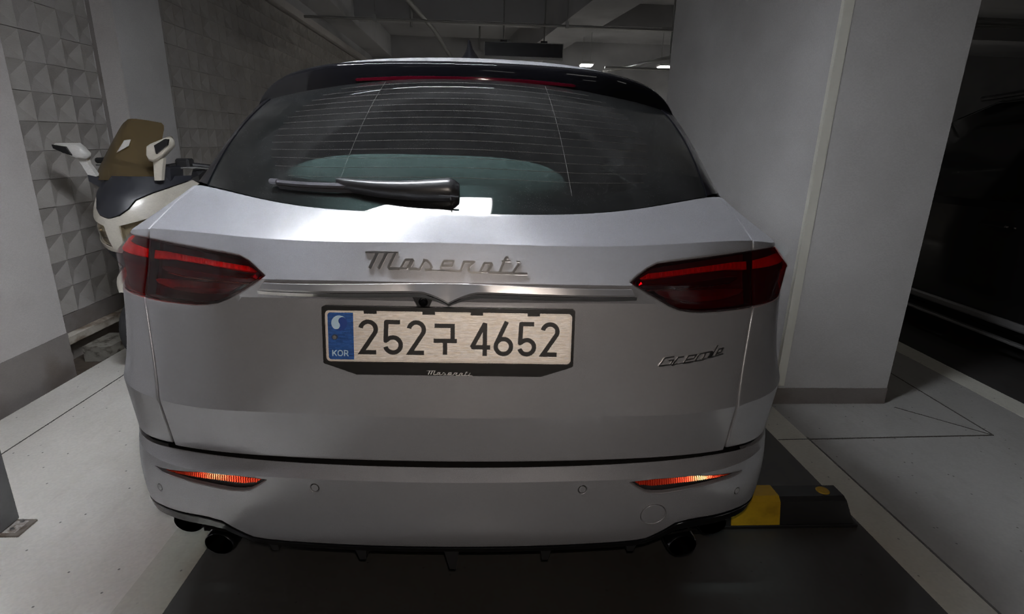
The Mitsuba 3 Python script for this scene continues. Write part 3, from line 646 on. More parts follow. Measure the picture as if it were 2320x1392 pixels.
gu = shapely.union_all([LineString(mm(l)).buffer(.0045, cap_style=2, join_style=2) for l in ([(229, 29.5), (267, 29.5), (267, 64)], [(227, 62), (276, 62)], [(251, 62), (251, 92)])])
cp('license_plate__hangul', on_plate(gu, .0021, .0016), 'm_ink', smooth=False, label='black Korean letter 구')
cx, cy = mm([(29.5, 27)])[0]; R0 = .0165
up_ = shapely.union_all([Point(cx, cy).buffer(R0).intersection(sbox(cx - R0, cy, cx + R0, cy + R0)), Point(cx - R0 / 2, cy).buffer(R0 / 2)]).difference(Point(cx + R0 / 2, cy).buffer(R0 / 2))
prin('m_emblem', (.42, .58, .72), .4); prin('m_emblem_dark', (.02, .05, .24), .4)
cp('license_plate__emblem', on_plate(shapely.affinity.rotate(up_, 35, origin=(cx, cy)), .0028, .0006), 'm_emblem', smooth=False, label='pale half of the round two-part emblem')
cp('license_plate__emblem', on_plate(shapely.affinity.rotate(Point(cx, cy).buffer(R0).difference(up_), 35, origin=(cx, cy)), .0028, .0005), 'm_emblem_dark', smooth=False, label='dark half of the round two-part emblem')
tm = meshkit.text_mesh('KOR', .0125, .0004, bold=True); tm.apply_translation((-tm.bounds[:, 0].mean(), 0, 0)); tm.vertices[:, :2] += mm([(30, 98)])[0]; tm.vertices[:, 2] += .0029
cp('license_plate__country_letters', place(tm, PC, PX, PZ, PN), 'm_emblem', smooth=False, label='pale letters KOR')
scr = lathe([(0, .005), (.004, .0047), (.006, .0025), (.0065, 0)], 20); scr.apply_translation((*mm([(19.5, 57)])[0], .002))
cp('license_plate__screw', place(scr, PC, PX, PZ, PN), 'm_steel', smooth=40)
# rear camera
cp('tailgate__camera', hull([(x, y, z) for (x0, x1, z) in ((-.0765, -.0325, 1.046), (-.067, -.041, 1.026)) for x in (x0, x1) for y in (-.002, .04)]), 'm_trim', smooth=False, label='small black reversing camera')
cp('tailgate__camera_lens', place(lathe([(0, .004), (.005, .003), (.0065, .0), (.009, .002), (.010, -.002)], 24), (-.054, -.003, 1.036), (1, 0, 0), (0, .3, .95), (0, -.95, .3)), 'm_gloss_black', smooth=40)

# rear window
def W(x, t):
    """x from -1 to 1 across, t from 0 at the sill to 1 under the spoiler"""
    x = np.clip(np.asarray(x, float), -1.05, 1.05); t = np.asarray(t, float); a = np.abs(x)
    b = S(x * .668, np.full(len(x), 11.0)); b = b + np.c_[np.zeros(len(x)), np.full(len(x), .006), np.full(len(x), -.003)]
    tp = np.c_[x * .598, .66 + .15 * a ** 2.4, 1.556 - .056 * a ** 2]
    q = b + (tp - b) * t[:, None]; bl = 4 * t * (1 - t)
    return q + bl[:, None] * np.c_[x * .012, -.008 - 0 * x, .020 - 0 * x]
Wm = lambda s, v: W(s / .62, v / .70)      # nearly metric parameters
WIN = sym([(.2, -.0), (.62, -.0), (.62, .35), (.62, .70), (.3, .70), (.1, .70)])
mat('m_glass_clear', {'type': 'thindielectric', 'int_ior': 1.52, 'specular_transmittance': rgb((.20, .255, .245))})
mat('m_dust', {'type': 'diffuse', 'reflectance': rgb((.40, .40, .40))})
def dust(p, n, uv):
    rad = dr.sqrt(dr.square(p.x) + dr.square((p.y - .13) * 1.2)); wiped = smoothstep(.43, .445, rad) * smoothstep(.52, .45, rad)
    return .008 + .007 * wiped + .008 * smoothstep(.4, .8, fbm(p.x * 6, p.y * 6, p.z * 6, 4)) + .11 * smoothstep(.80, .9, noise(p.x * 700, p.y * 700, p.z * 700)) * smoothstep(.3, .7, noise(p.x * 25, p.y * 25, p.z * 25))
mat('m_window', {'type': 'blendbsdf', 'weight': proc(dust), 'bsdf_0': {'type': 'ref', 'id': 'm_glass_clear'}, 'bsdf_1': {'type': 'twosided', 'bsdf': {'type': 'diffuse', 'reflectance': rgb((.40, .40, .40))}}})
cp('rear_window', panel(WIN, Wm, conv=False, step=.02, lip=.0, depth=.003), 'm_window', smooth=True, label='dusty tinted rear window')
INNER = [(-.02, .098), (.06, .096), (.11, .085), (.16, .06), (.30, .055), (.39, .075), (.43, .10), (.455, .17), (.475, .28), (.47, .40), (.44, .50), (.40, .565), (.34, .60), (.2, .62), (.0, .625), (-.2, .62), (-.34, .60), (-.40, .565), (-.44, .50), (-.47, .40), (-.475, .28), (-.455, .19), (-.42, .13), (-.38, .10), (-.30, .096)]
cp('rear_window__dark_border', panel(WIN, Wm, holes=[INNER], conv=False, step=.02, lip=0, off=-.004, depth=.001), 'm_border', smooth=40, label='black printed border')
prin('m_border', (.012, .012, .013), .35)
prin('m_wire', (.10, .10, .095), .6)
inner = Polygon(INNER)
for t in np.linspace(.10, .585, 14):
    seg = inner.intersection(LineString([(-.6, t), (.6, t)]))
    xs = np.linspace(seg.bounds[0] + .004, seg.bounds[2] - .004, 24)
    cp('rear_window__heating_wire', tube(Wm(xs, np.full(24, t) + .026 * (.65 - (xs / .45) ** 2)) + normals(Wm, xs, np.full(24, t)) * .0004, .00055, 5, cap=False), 'm_wire', smooth=True)
for k in (-1, 1):
    ts = np.linspace(.06, .62, 12)
    xs = k * (.255 - .02 * (ts / .62))
    cp('rear_window__heating_wire', tube(Wm(xs, ts) + normals(Wm, xs, ts) * .0004, .0005, 5, cap=False), 'm_wire', smooth=True)
# gloss black pillars beside the window
OUTP = CubicSpline([0, .45, .9, 1.0], [(.714, .435, 1.2345), (.706, .62, 1.333), (.682, .80, 1.447), (.672, .845, 1.475)])
def pillar_trim():
    P = []
    for t in np.linspace(0, 1, 30):
        a = W(np.array([1.0]), np.array([t]))[0] + [.0035, .0, .002]; c = OUTP(t); b = (a + c) / 2 + np.array([.008, -.008, .008])
        a2 = W(np.array([.985]), np.array([t]))[0] - [0, -.01, .02]; d = c + np.array([.004, .02, -.004]); e = c + np.array([.012, .12, -.005])
        r = [a2, a]
        for u in np.linspace(0, 1, 8)[1:-1]: r.append((1 - u) ** 2 * a + 2 * u * (1 - u) * b + u * u * c)
        P.append(r + [c, d, e])
    return grid_mesh(np.array(P), flip=False)
pair('pillar_trim', pillar_trim(), 'm_gloss_black', smooth=30, label='gloss black trim along the SIDE side of the rear window')

# spoiler
def spl(v): return CubicSpline([-1, -.85, -.6, -.3, 0, .3, .6, .85, 1], np.array([[-v[4][0], *v[4][1:]], [-v[3][0], *v[3][1:]], [-v[2][0], *v[2][1:]], [-v[1][0], *v[1][1:]], v[0], *v[1:]]))
LOW = spl([(0.0, 0.612, 1.4918), (0.3107, 0.635, 1.4833), (0.4784, 0.682, 1.4701), (0.5998, 0.735, 1.4474), (0.6555, 0.752, 1.4465)])
TOPE = spl([(0.0, 0.604, 1.5695), (0.3207, 0.632, 1.5645), (0.4781, 0.675, 1.5494), (0.6007, 0.73, 1.5122), (0.66, 0.752, 1.452)])
ROOFE = spl([(0, .66, 1.582), (.32, .69, 1.576), (.477, .735, 1.561), (.605, .80, 1.523), (.668, .84, 1.462)])
UND = spl([(0, .69, 1.545), (.28, .70, 1.540), (.44, .75, 1.520), (.56, .80, 1.487), (.62, .83, 1.46)])
def spoiler():
    P = []
    for x in np.linspace(-1, 1, 81):
        lo, to, ro, un = LOW(x), TOPE(x), ROOFE(x), UND(x)
        back = np.array([0, -.0035 * (1 - x ** 4), 0])
        P.append([un, lo + (un - lo) * .5, lo + [0, .014, .003], lo + [0, .004, .0005], lo, lo + (to - lo) * .06 + [0, -.002, 0], lo + (to - lo) * .3 + back * .8, lo + (to - lo) * .6 + back, lo + (to - lo) * .9 + back * .35, to + [0, .001, 0], to + (ro - to) * .08 + [0, 0, .0012], to + (ro - to) * .5 + [0, 0, .004], ro, ro - [0, -.01, .02]])
    return grid_mesh(np.array(P))
cp('spoiler', spoiler(), 'm_gloss_black', smooth=40, label='gloss black roof spoiler')
prin('m_brake', (.03, .0012, .004), .06, spec=.25)
SF = lambda s, v: np.array([LOW(a) + (TOPE(a) - LOW(a)) * b + np.array([0, -.0025 - .0035 * math.sin(PI * min(max(b, 0), 1)), 0]) for a, b in zip(np.asarray(s) / .66, np.asarray(v) / .083)])
cp('spoiler__brake_light', panel(sym([(.10, .036), (.20, .036), (.206, .039), (.20, .044), (.10, .047)]), SF, conv=False, step=.0035, lip=.0006, off=.001, depth=.012), 'm_brake', smooth=20, label='dark red third brake light')
# roof, sides, front
RAIL = CubicSpline([.84, 1.2, 2.0, 2.75], [(.668, 1.462), (.655, 1.545), (.645, 1.60), (.60, 1.585)])
def roof():
    P = []
    for x in np.linspace(-1, 1, 61):
        r0 = ROOFE(x) + np.array([0, .003, .0015]); col = []
        for u in np.linspace(0, 1, 40):
            y = r0[1] + (2.75 - r0[1]) * u; k = max(0, min(1, (y - .84) / 1.91)); rx, rz = RAIL(max(y, .84))
            crown = np.interp(u, [0, .04, .10, .20, .40, 1], [1.5835, 1.602, 1.622, 1.643, 1.652, 1.605])
            z = rz + (crown - rz) * (1 - abs(x) ** 3.2); X = x * rx
            if u < .3: w = u / .3; q = np.array([X, y, z]); z0 = r0[2] + (z - (rz + (1.5835 - rz) * (1 - abs(x) ** 3.2))) ; X = (1 - w) * r0[0] + w * X; z = (1 - w) * z0 + w * z
            col.append((X, y, z))
        P.append([(r0[0], r0[1] + .002, r0[2] - .012)] + col)
    return grid_mesh(np.array(P))
cp('roof', roof(), 'm_paint', smooth=40, label='silver roof')
def side_glass():
    P = []
    for y in np.linspace(.47, 3.55, 54):
        s_ = float(np.interp(y, [.44, .72, 1.1, 2.0, 3.6], [.88, 1.22, 1.62, 2.72, 4.30])); b = S([s_], [11.0])[0]
        rx, rz = RAIL(min(max(y, .84), 2.75)); rz = float(np.interp(y, [.47, .84], [1.245, rz])) if y < .84 else float(rz if y < 2.75 else np.interp(y, [2.75, 3.55], [rz, 1.18])); rx = float(rx) if y > .84 else float(np.interp(y, [.47, .84], [.700, rx]))
        if y > 2.75: rx = float(np.interp(y, [2.75, 3.55], [.60, .78]))
        P.append([b + (np.array([rx, b[1], rz]) - b) * t + np.array([.035 * math.sin(PI * t) * min(1, max(0, (y - .5) / .35)), 0, 0]) for t in np.linspace(0, 1, 8)])
    return grid_mesh(np.array(P), flip=True)
pair('side_window', side_glass(), 'm_gloss_black', smooth=40, label='black SIDE side windows')
def front():
    P = []
    for x in np.linspace(-1, 1, 31): P.append([(x * .60, 2.75, 1.605 - .02 * x * x), (x * .70, 3.15, 1.38), (x * .78, 3.55, 1.13 - .02 * x * x)])
    return grid_mesh(np.array(P))
cp('windscreen', front(), 'm_gloss_black', smooth=40)
def hood():
    P = []
    for x in np.linspace(-1, 1, 31):
        col = []
        for y in np.linspace(3.5, 4.735, 26):
            wd = float(np.interp(y, [3.5, 3.6, 4.32, 4.66, 4.735], [.83, .82, .70, .45, .05])); z = 1.0 + .14 * (1 - (y - 3.5) / 1.24 * .75) * (1 - abs(x) ** 2.5)
            col.append((x * wd, y, max(z, 1.0)))
        P.append(col)
    return grid_mesh(np.array(P))
cp('hood', hood(), 'm_paint', smooth=40)
# antenna fin
FINP = []
for z, w, y0, y1 in ((1.635, .046, 1.06, 1.30), (1.655, .040, 1.08, 1.28), (1.665, .029, 1.10, 1.26), (1.680, .019, 1.122, 1.24), (1.695, .0115, 1.138, 1.22), (1.710, .0075, 1.150, 1.21), (1.721, .0052, 1.158, 1.20), (1.725, .001, 1.168, 1.19)):
    FINP.append([(-.011 - .10 * (z - 1.635) + w * math.cos(t), (y0 + y1) / 2 + (y1 - y0) / 2 * math.sin(t), z) for t in np.arange(24) / 24 * 2 * PI])
cp('antenna', grid_mesh(np.transpose(np.array(FINP), (1, 0, 2)), close_u=True), 'm_gloss_black', smooth=True, label='black shark fin antenna')

# rear wiper on the glass
def onW(x, t, h):
    x, t = np.atleast_1d(x).astype(float), np.atleast_1d(t).astype(float); return Wm(x, t) + normals(Wm, x, t) * np.atleast_1d(h)[:, None]
def wiper_arm():
    P = []
    for u in np.linspace(0, 1, 28):
        x = .012 - .260 * u; tm = .060 + .014 * u - .010 * math.sin(PI * u)
        hw = .0245 - .0125 * u; ht = .040 - .016 * u
        if u < .08: ht *= .55 + .45 * (u / .08) ** .5; hw *= .75 + .25 * (u / .08) ** .5
        if u > .94: hw *= 1 - (u - .94) * 5
        sec = [(-hw, .001), (-hw, ht * .45), (-hw * .72, ht * .80), (-hw * .2, ht * .98), (hw * .45, ht), (hw * .85, ht * .80), (hw, ht * .45), (hw, .001)]
        P.append([onW(x, tm + a * 1.0, h)[0] for a, h in sec])
    g0 = grid_mesh(np.array(P), flip=True); c0, c1 = np.array(P[0]), np.array(P[-1])
    return cat(g0, M(c0, [[0, i, i + 1] for i in range(1, 7)]), M(c1, [[0, i + 1, i] for i in range(1, 7)]))
cp('wiper', wiper_arm(), 'm_trim', smooth=38, label='black rear wiper arm')
xs = np.linspace(-.215, -.385, 14); P = []
for x in xs:
    t0 = .055 + (x + .385) * .06
    P.append([onW(x, t0 + a, h)[0] for a, h in ((-.005, .009), (-.005, .017), (.003, .019), (.006, .013), (.0, .007))])
cp('wiper__blade', cat(grid_mesh(np.array(P), flip=True), M(np.array(P[-1]), [[0, 1, 2], [0, 2, 3], [0, 3, 4]])), 'm_blade_grey', smooth=30, label='wiper blade')
prin('m_blade_grey', (.09, .09, .10), .28, metal=.3)
P = [[onW(x, .048 + (x + .385) * .06 + a, h)[0] for a, h in ((-.003, .0005), (-.0015, .010), (.0015, .010), (.003, .0005))] for x in np.linspace(-.19, -.385, 14)]
cp('wiper__rubber', grid_mesh(np.array(P), flip=True), 'm_rubber', smooth=False)
cp('wiper__end_cap', cat(tube([onW(-.384, .0555, .0135)[0], onW(-.402, .0545, .0135)[0]], [.0075, .0068], 8)), 'm_blade_grey', smooth=False)
cp('wiper__clip', cat(tube([onW(-.028, .034, .020)[0], onW(.012, .030, .020)[0]], .0022, 6), tube([onW(-.006, .040, .022)[0], onW(-.003, .022, .018)[0]], .0016, 6)), 'm_trim', smooth=40)

# inside and underneath
gs, gv = np.meshgrid(np.linspace(-4.9, 4.9, 260), np.linspace(.3, 10.9, 40), indexing='ij')
sh = S(gs.ravel(), gv.ravel()) - normals(S, gs.ravel(), gv.ravel()) * .065
cp('inner_shell', grid_mesh(sh.reshape(260, 40, 3)), 'm_shell', smooth=False)
cp('underbody', box(-.78, .78, .32, 4.3, .20, .34), 'm_shell', smooth=False)
cov = trimesh.creation.icosphere(subdivisions=4); cov.vertices = np.sign(cov.vertices) * np.abs(cov.vertices) ** .6 * [.44, .27, .13] + [-.12, .70, 1.185]
cp('luggage', cov, 'm_cargo', smooth=True, label='pale luggage seen dimly through the rear window')
cp('headliner', grid_mesh(np.array([[(x * .58, y, 1.56 - .05 * x * x + .02 * min(1, (y - .8) / .8)) for y in np.linspace(.86, 2.7, 12)] for x in np.linspace(-1, 1, 20)])), 'm_cabin', smooth=40)
for x in (-.40, .40, 0):
    cp('rear_seat_headrest', box(x - .12, x + .12, 1.18, 1.28, 1.16, 1.36 if x else 1.26, .04), 'm_cabin', smooth=False)
cp('rear_seat', box(-.62, .62, 1.12, 1.3, .6, 1.20, .04), 'm_cabin', smooth=False)
def wheel(x, y):
    k = cp('wheel', place(lathe([(.24, -.115), (.345, -.115), (.362, -.09), (.366, -.03), (.366, .03), (.362, .09), (.345, .115), (.24, .115)], 64), (x, y, .366), (0, 1, 0), (0, 0, 1), (1, 0, 0)), 'm_rubber', smooth=35, label='black tyre')[len(CAR) + 2:]
    s = 1 if x > 0 else -1
    cp(k + '__rim', place(lathe([(.0, .05), (.06, .055), (.07, .02), (.22, .05), (.245, .10), (.245, -.11), (.2, -.1), (0, -.05)], 48), (x, y, .366), (0, 1, 0), (0, 0, s), (s, 0, 0)), 'm_dark_chrome', smooth=35)
for y in (.93, 3.83):
    for x in (-.80, .80): wheel(x, y)

# ------------------------------------------------------------------ the white scooter between the left wall and the car (bay frame)
SCO = 'scooter'
info(SCO, 'white and black scooter with an amber windscreen, standing nose first beside the tiled wall', 'scooter')
prin('m_sco_white', proc(plaster((.60, .565, .49), (.50, .46, .38), 9, .5)), .28, cc=.6)
prin('m_sco_white_clean', proc(plaster((.62, .61, .58), (.52, .51, .48), 14, .4)), .28, cc=.6)
prin('m_sco_black', (.016, .017, .022), .42)
prin('m_sco_dark', (.010, .010, .011), .6)
prin('m_bowl_chrome', (.55, .50, .42), .25, metal=1.0)
mat('m_head_lens', {'type': 'thindielectric', 'int_ior': 1.5, 'specular_transmittance': rgb((.80, .76, .66))})
mat('m_amber', {'type': 'thindielectric', 'int_ior': 1.5, 'specular_transmittance': rgb((.30, .22, .10))})
mat('m_windshield', {'type': 'blendbsdf', 'weight': .55, 'bsdf_0': {'type': 'ref', 'id': 'm_amber'}, 'bsdf_1': {'type': 'twosided', 'bsdf': {'type': 'diffuse', 'reflectance': rgb((.105, .078, .042))}}})
from scipy.interpolate import PchipInterpolator
FZ = np.array([.45, .60, .70, .80, .90, 1.0, 1.08, 1.16])
fH = PchipInterpolator(FZ, [.11, .17, .225, .245, .245, .245, .235, .205]); fY = PchipInterpolator(FZ, [2.16, 2.09, 2.04, 2.01, 2.0, 2.035, 2.10, 2.17]); fD = PchipInterpolator(FZ, [.22, .26, .29, .31, .32, .32, .30, .26])
SX = -1.972
def lean(m):
    """the scooter stands turned a little: everything shifts right with depth"""
    m = m.copy(); m.vertices[:, 0] += SX + .17 * (m.vertices[:, 1] - 2.0); return m
def FS(s, z):
    s, z = np.asarray(s, float), np.asarray(z, float); a = s / .26; ab = np.abs(a)
    x = fH(z) * np.sin(np.clip(a, -1.2, 1.2) * PI / 2 * .8) / math.sin(PI / 2 * .8); y = fY(z) + fD(z) * ab ** 1.9
    return np.stack([x, y, z], -1)
def sp(name, mesh, m, smooth=30, leaned=True, **k): return put(numbered(f'{SCO}__{name}'), lean(mesh) if leaned else mesh, m, smooth, bay=True, **k)
def fp(pts, **k): return panel(pts, FS, conv=False, step=k.pop('step', .016), lip=k.pop('lip', .002), **k)
def sy(r): return r + [(-a, b) for a, b in r[::-1] if a]
COWL = [(0, .905), (.04, .922), (.068, .955), (.085, 1.0), (.13, 1.035), (.20, 1.075), (.25, 1.10), (.24, 1.118), (0, 1.122)]
HEAD = [(.034, .862), (.125, .895), (.20, .908), (.238, .90), (.242, .85), (.16, .785), (.10, .76), (.028, .738)]
hl_l = [(-a, b) for a, b in HEAD]
WH = [(0, .902)] + [(a + .002, b - .004) for a, b in COWL[1:7]] + [(.268, 1.095), (.268, .90), (.262, .82), (.2, .775), (.12, .742), (.06, .716), (0, .704)]
sp('front_fairing', fp(sy(WH), holes=[HEAD, hl_l], depth=.015), 'm_sco_white', label='white front fairing with a central Y shape')
sp('cowl', fp(sy(COWL), depth=.03, off=.004), 'm_sco_black', label='black dashboard cowl')
sp('lower_fairing', fp(sy([(0, .70), (.06, .712), (.12, .738), (.2, .770), (.26, .815), (.255, .66), (.16, .56), (0, .52)]), depth=.02, off=-.004), 'm_sco_dark', label='black lower fairing')
for k in (1, -1):
    q = [(k * a, b) for a, b in HEAD]
    key = sp('headlight', fp(q, depth=.005, lip=.001, off=-.004), 'm_head_lens', label='clear headlight lens')[len(SCO) + 2:]
    sp(key + '__housing', fp(q, depth=-.03, lip=0, off=-.045), 'm_house_warm')
    b = lathe([(0, .0), (.022, .005), (.038, .016), (.046, .034), (.05, .034)], 28)
    c = FS([k * .11], [.83])[0] + [-k * .022, .062, 0]
    d = np.array([k * .35, -.94, .0]); d /= np.linalg.norm(d)
    sp(key + '__reflector_bowl', place(b, c, np.cross([0, 0, 1], d), (0, 0, 1), d), 'm_bowl_chrome', smooth=40)
    sp(key + '__bulb', place(lathe([(0, .04), (.012, .035), (.014, .01), (0, .0)], 14), c, np.cross([0, 0, 1], d), (0, 0, 1), d), 'm_sco_white', smooth=40)
prin('m_house_warm', (.26, .23, .18), .4)
# body behind the fairing, so that it is a whole scooter
sp('leg_shield', hull([(x, y, z) for x in (-.2, .2) for (y, z) in ((2.33, 1.08), (2.40, .45), (2.46, .45), (2.42, 1.08))]), 'm_sco_dark')
sp('floorboard', box(-.20, .20, 2.42, 2.95, .30, .40, .02), 'm_sco_dark')
sp('seat', hull([(x * w, y, z) for (w, y, z) in ((.13, 2.90, .72), (.16, 3.2, .80), (.15, 3.6, .84), (.12, 3.62, .76), (.16, 2.92, .66)) for x in (-1, 1)]), 'm_sco_black')
sp('rear_body', hull([(x * w, y, z) for (w, y, z) in ((.17, 2.88, .66), (.20, 3.2, .74), (.14, 3.75, .76), (.08, 3.85, .70), (.16, 3.0, .36), (.12, 3.6, .5)) for x in (-1, 1)]), 'm_sco_white')
def sco_wheel(y, r):
    key = sp('wheel', place(lathe([(r - .10, -.05), (r - .03, -.058), (r - .008, -.035), (r, 0), (r - .008, .035), (r - .03, .058), (r - .10, .05)], 40), (0, y, r), (0, 1, 0), (0, 0, 1), (1, 0, 0)), 'm_rubber', label='black tyre')[len(SCO) + 2:]
    sp(key + '__rim', place(lathe([(0, -.03), (.04, -.04), (r - .11, -.02), (r - .09, -.04), (r - .09, .04), (r - .11, .02), (.04, .04), (0, .03)], 32), (0, y, r), (0, 1, 0), (0, 0, 1), (1, 0, 0)), 'm_dark_chrome')
sco_wheel(2.20, .235); sco_wheel(3.52, .235)
def fender():
    P = []
    for t in np.radians(np.linspace(152, 60, 18)):
        row = []; wd = .072 * min(1, .25 + 1.3 * max(0, 2.653 - t) ** .6)
        for a in np.linspace(-1, 1, 11):
            rr_ = .274 - .030 * abs(a) ** 2.5; row.append((a * wd + .02, 2.20 + rr_ * math.cos(t), .365 + (rr_ + .02 * max(0, math.sin(t))) * math.sin(t)))
        P.append(row)
    return grid_mesh(np.array(P))
sp('front_fender', fender(), 'm_sco_white', label='white front mudguard')
for k in (-1, 1): sp('fork', tube([(k * .085, 2.20, .235), (k * .075, 2.32, .70)], .022, 12), 'm_galv')
# windscreen: curved amber sheet
def screen():
    P = []
    for t in np.linspace(0, 1, 22):
        w = .175 - .055 * t; z = 1.10 + .335 * t; y = 2.13 + .22 * t + .03 * t * t
        if t > .86: w *= math.sqrt(max(.0, 1 - ((t - .86) / .14) ** 2)) * .18 + .82
        P.append([(a * w - .07, y + .12 * a * a * (1 - .3 * t), z - .018 * a * a * t) for a in np.linspace(-1, 1, 21)])
    return grid_mesh(np.array(P))
sp('windscreen', screen(), 'm_windshield', smooth=True, label='amber tinted windscreen')
sp('windscreen__sticker', M([(-.055, 2.268, 1.315), (-.018, 2.270, 1.32), (-.018, 2.247, 1.285), (-.075, 2.222, 1.245), (-.066, 2.242, 1.275)], [[0, 2, 1], [0, 4, 2], [4, 3, 2]]), 'm_sco_white_clean', smooth=False, label='small white sticker')
tx = meshkit.text_mesh('SYM', .016, .001, bold=True); tx.apply_translation((-tx.bounds[:, 0].mean(), 0, 0))
prin('m_faint', (.06, .06, .065), .4)
sp('cowl__lettering', place(tx, (-.035, 2.128, 1.098), (1, 0, 0), (0, .35, .94), (0, -.94, .35)), 'm_faint', smooth=False, label='faint raised letters')
# mirrors (outlines in x, z at their own depth)
def slab(pts, y, th, bulge=.6):
    p = np.array(pts); c = p.mean(0); q = c + (p - c) * .80
    if p.shape[0] and bulge: return hull(np.vstack([np.c_[q[:, :1], np.full((len(p), 1), y - th), q[:, 1:]], np.c_[p[:, :1], np.full((len(p), 1), y - th * .35), p[:, 1:]], np.c_[p[:, :1], np.full((len(p), 1), y + th * .6), p[:, 1:]], np.c_[q[:, :1], np.full((len(p), 1), y + th), q[:, 1:]]]))
    m = extrude(Polygon(pts).buffer(0), th); return M(np.c_[m.vertices[:, 0], y + th / 2 - m.vertices[:, 2], m.vertices[:, 1]], m.faces)
ML = [(-2.286, 1.282), (-2.267, 1.293), (-2.16, 1.296), (-2.136, 1.275), (-2.112, 1.241), (-2.122, 1.213), (-2.156, 1.209), (-2.19, 1.222), (-2.232, 1.238), (-2.274, 1.26)]
MLD = [(-2.266, 1.285), (-2.198, 1.276), (-2.175, 1.23), (-2.217, 1.243), (-2.263, 1.266)]
SL = [(-2.184, 1.215), (-2.135, 1.214), (-2.129, 1.183), (-2.093, 1.12), (-2.131, 1.096), (-2.164, 1.175)]
MR = [(-1.789, 1.286), (-1.766, 1.301), (-1.661, 1.343), (-1.65, 1.322), (-1.653, 1.289), (-1.711, 1.234), (-1.765, 1.202), (-1.787, 1.208), (-1.797, 1.237)]
MRD = [(-1.729, 1.293), (-1.665, 1.329), (-1.648, 1.327), (-1.658, 1.295), (-1.724, 1.248)]
SR = [(-1.776, 1.201), (-1.717, 1.226), (-1.747, 1.102), (-1.786, 1.101)]
for nm, a, d, s_, mt in (('left', ML, MLD, SL, 'm_sco_white_clean'), ('right', MR, MRD, SR, 'm_sco_white')):
    key = sp('mirror', slab(a, 2.15, .035), mt, smooth=60, leaned=False, label='white mirror housing on a stalk')[len(SCO) + 2:]
    sp(key + '__dark_insert', slab([(np.array(d).mean(0) + (np.array(q) - np.array(d).mean(0)) * 1.0).tolist() for q in d], 2.109, .012, 0), 'm_gloss_black', smooth=False, leaned=False, label='black insert')
    sp(key + '__stalk', slab(s_, 2.17, .03, 0), mt, smooth=False, leaned=False)
sp('mirror__foot', hull([(-2.14, y, z) for y in (2.15, 2.2) for z in (1.09, 1.125)] + [(-2.03, y, z) for y in (2.16, 2.24) for z in (1.02, 1.10)]), 'm_sco_black', leaned=False)
# handlebar with grips, levers and the black arm on the right
sp('handlebar', tube([(-2.30, 2.50, 1.188), (-2.19, 2.44, 1.195), (-1.92, 2.36, 1.15), (-1.74, 2.42, 1.18), (-1.62, 2.50, 1.16)], [.018, .018, .014, .018, .018], 10), 'm_sco_dark', leaned=False)
sp('handlebar__lever', tube([(-2.26, 2.42, 1.165), (-2.20, 2.38, 1.17), (-2.12, 2.34, 1.155)], .006, 6), 'm_galv', leaned=False)
sp('handlebar__lever', tube([(-1.60, 2.44, 1.155), (-1.66, 2.37, 1.165), (-1.74, 2.36, 1.16)], .006, 6), 'm_galv', leaned=False)
sp('handlebar__switch_box', box(-1.78, -1.70, 2.38, 2.46, 1.155, 1.215, .01), 'm_sco_dark', smooth=False, leaned=False)
sp('handlebar__switch_box', hull([(-1.69, 2.36, 1.10), (-1.64, 2.36, 1.12), (-1.62, 2.44, 1.16), (-1.70, 2.44, 1.17), (-1.66, 2.40, 1.07), (-1.64, 2.44, 1.09)]), 'm_sco_dark', smooth=False, leaned=False)
sp('side_cowl', hull([(x, y, z) for (x, z) in ((-1.90, 1.02), (-1.86, 1.10), (-1.76, 1.175), (-1.735, 1.165), (-1.74, 1.10), (-1.82, 1.06)) for y in (2.24, 2.38)]), 'm_sco_black', smooth=25, leaned=False)

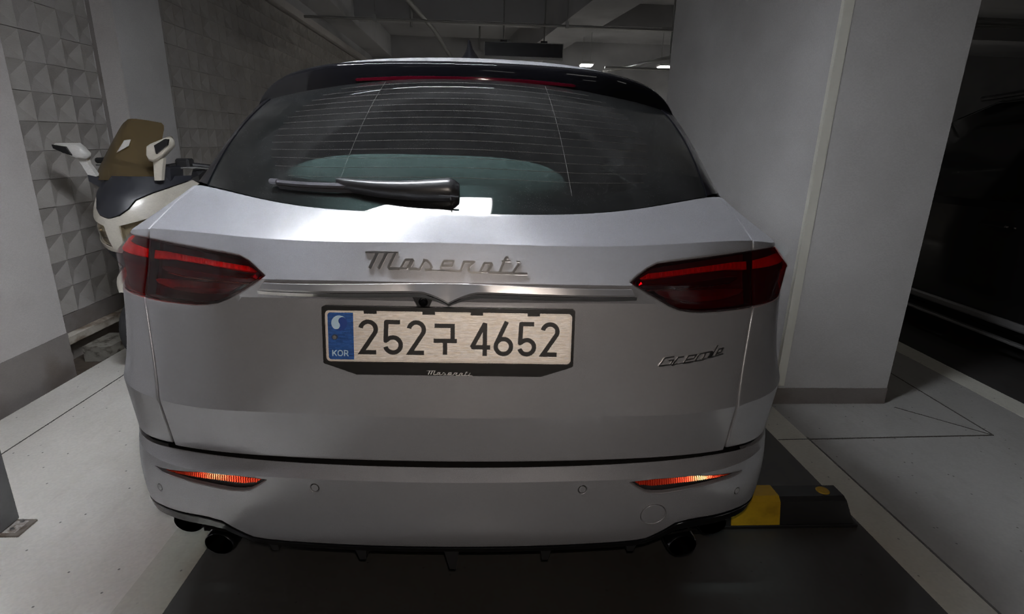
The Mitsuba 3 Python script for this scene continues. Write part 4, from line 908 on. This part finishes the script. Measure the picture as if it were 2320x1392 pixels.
# ------------------------------------------------------------------ the black car in the next bay (bay frame)
BC = 'car_001'
info(BC, 'black sport utility car in the dark bay at the right edge of the picture', 'car')
prin('m_black_paint', (.003, .003, .0035), .10, cc=1.0)
prin('m_black_glass', (.002, .002, .002), .05)
prin('m_sill_trim', (.10, .10, .10), .45)
def bp(name, mesh, m, smooth=25, **k): return put(numbered(f'{BC}__{name}'), mesh, m, smooth, bay=True, **k)
def loft(secs): return grid_mesh(np.array(secs))
secs = []
for y, w, zt in ((.25, .70, .95), (.30, .86, 1.0), (.55, .94, 1.06), (1.2, .96, 1.08), (3.4, .96, 1.04), (4.4, .92, 1.0), (4.85, .84, .92), (4.98, .62, .82)):
    X = 4.41; prof = [(w - .10, .22), (w - .02, .30), (w, .55), (w, .80), (w - .03, zt - .05), (w - .08, zt)]
    secs.append([(X - a, y, z) for a, z in prof] + [(X + a, y, z) for a, z in prof[::-1]])
body = loft(secs); bp('body', cat(body, hull([s for s in secs[0]]), hull([s for s in secs[-1]])), 'm_black_paint', smooth=30, label='gloss black body')
cab = []
for y, w, z in ((.45, .80, 1.05), (.75, .72, 1.50), (1.05, .70, 1.70), (2.0, .72, 1.755), (2.9, .70, 1.735), (3.25, .70, 1.62), (4.0, .84, 1.06)):
    cab.append([(4.41 - .87, y, 1.03), (4.41 - (w + .87) / 2 - .02, y, (z + 1.03) / 2), (4.41 - w, y, z - .05), (4.41 - w + .08, y, z), (4.41 + w - .08, y, z), (4.41 + w, y, z - .05), (4.41 + .87, y, 1.03)])
bp('cabin', loft(cab), 'm_black_glass', smooth=35, label='black windows and roof')
bp('roof_rail', tube([(3.72, .95, 1.72), (3.70, 1.4, 1.765), (3.70, 2.4, 1.775), (3.72, 3.0, 1.745)], .018, 8), 'm_trim', label='roof rail')
bp('sill', box(3.44, 3.50, 1.25, 3.45, .285, .335, .012), 'm_sill_trim', smooth=False, label='grey sill moulding')
bp('sill', box(3.455, 3.50, 1.25, 3.45, .185, .205, .006), 'm_sill_trim', smooth=False, label='grey sill moulding')
for y in (1.30, 2.25): bp('door_handle', box(3.425, 3.455, y, y + .2, .90, .925, .008), 'm_black_paint', smooth=False)
for y in (.95, 3.85):
    for s in (-1, 1):
        k = bp('wheel', place(lathe([(.22, -.11), (.33, -.11), (.35, -.08), (.352, .08), (.33, .11), (.22, .11)], 40), (4.41 + s * .83, y, .352), (0, 1, 0), (0, 0, 1), (1, 0, 0)), 'm_rubber', smooth=35)[len(BC) + 2:]
        bp(k + '__rim', place(lathe([(0, .06), (.07, .06), (.08, .02), (.2, .05), (.235, .09), (.235, -.1), (0, -.05)], 32), (4.41 + s * .83, y, .352), (0, 1, 0), (0, 0, s), (s, 0, 0)), 'm_dark_chrome', smooth=35)
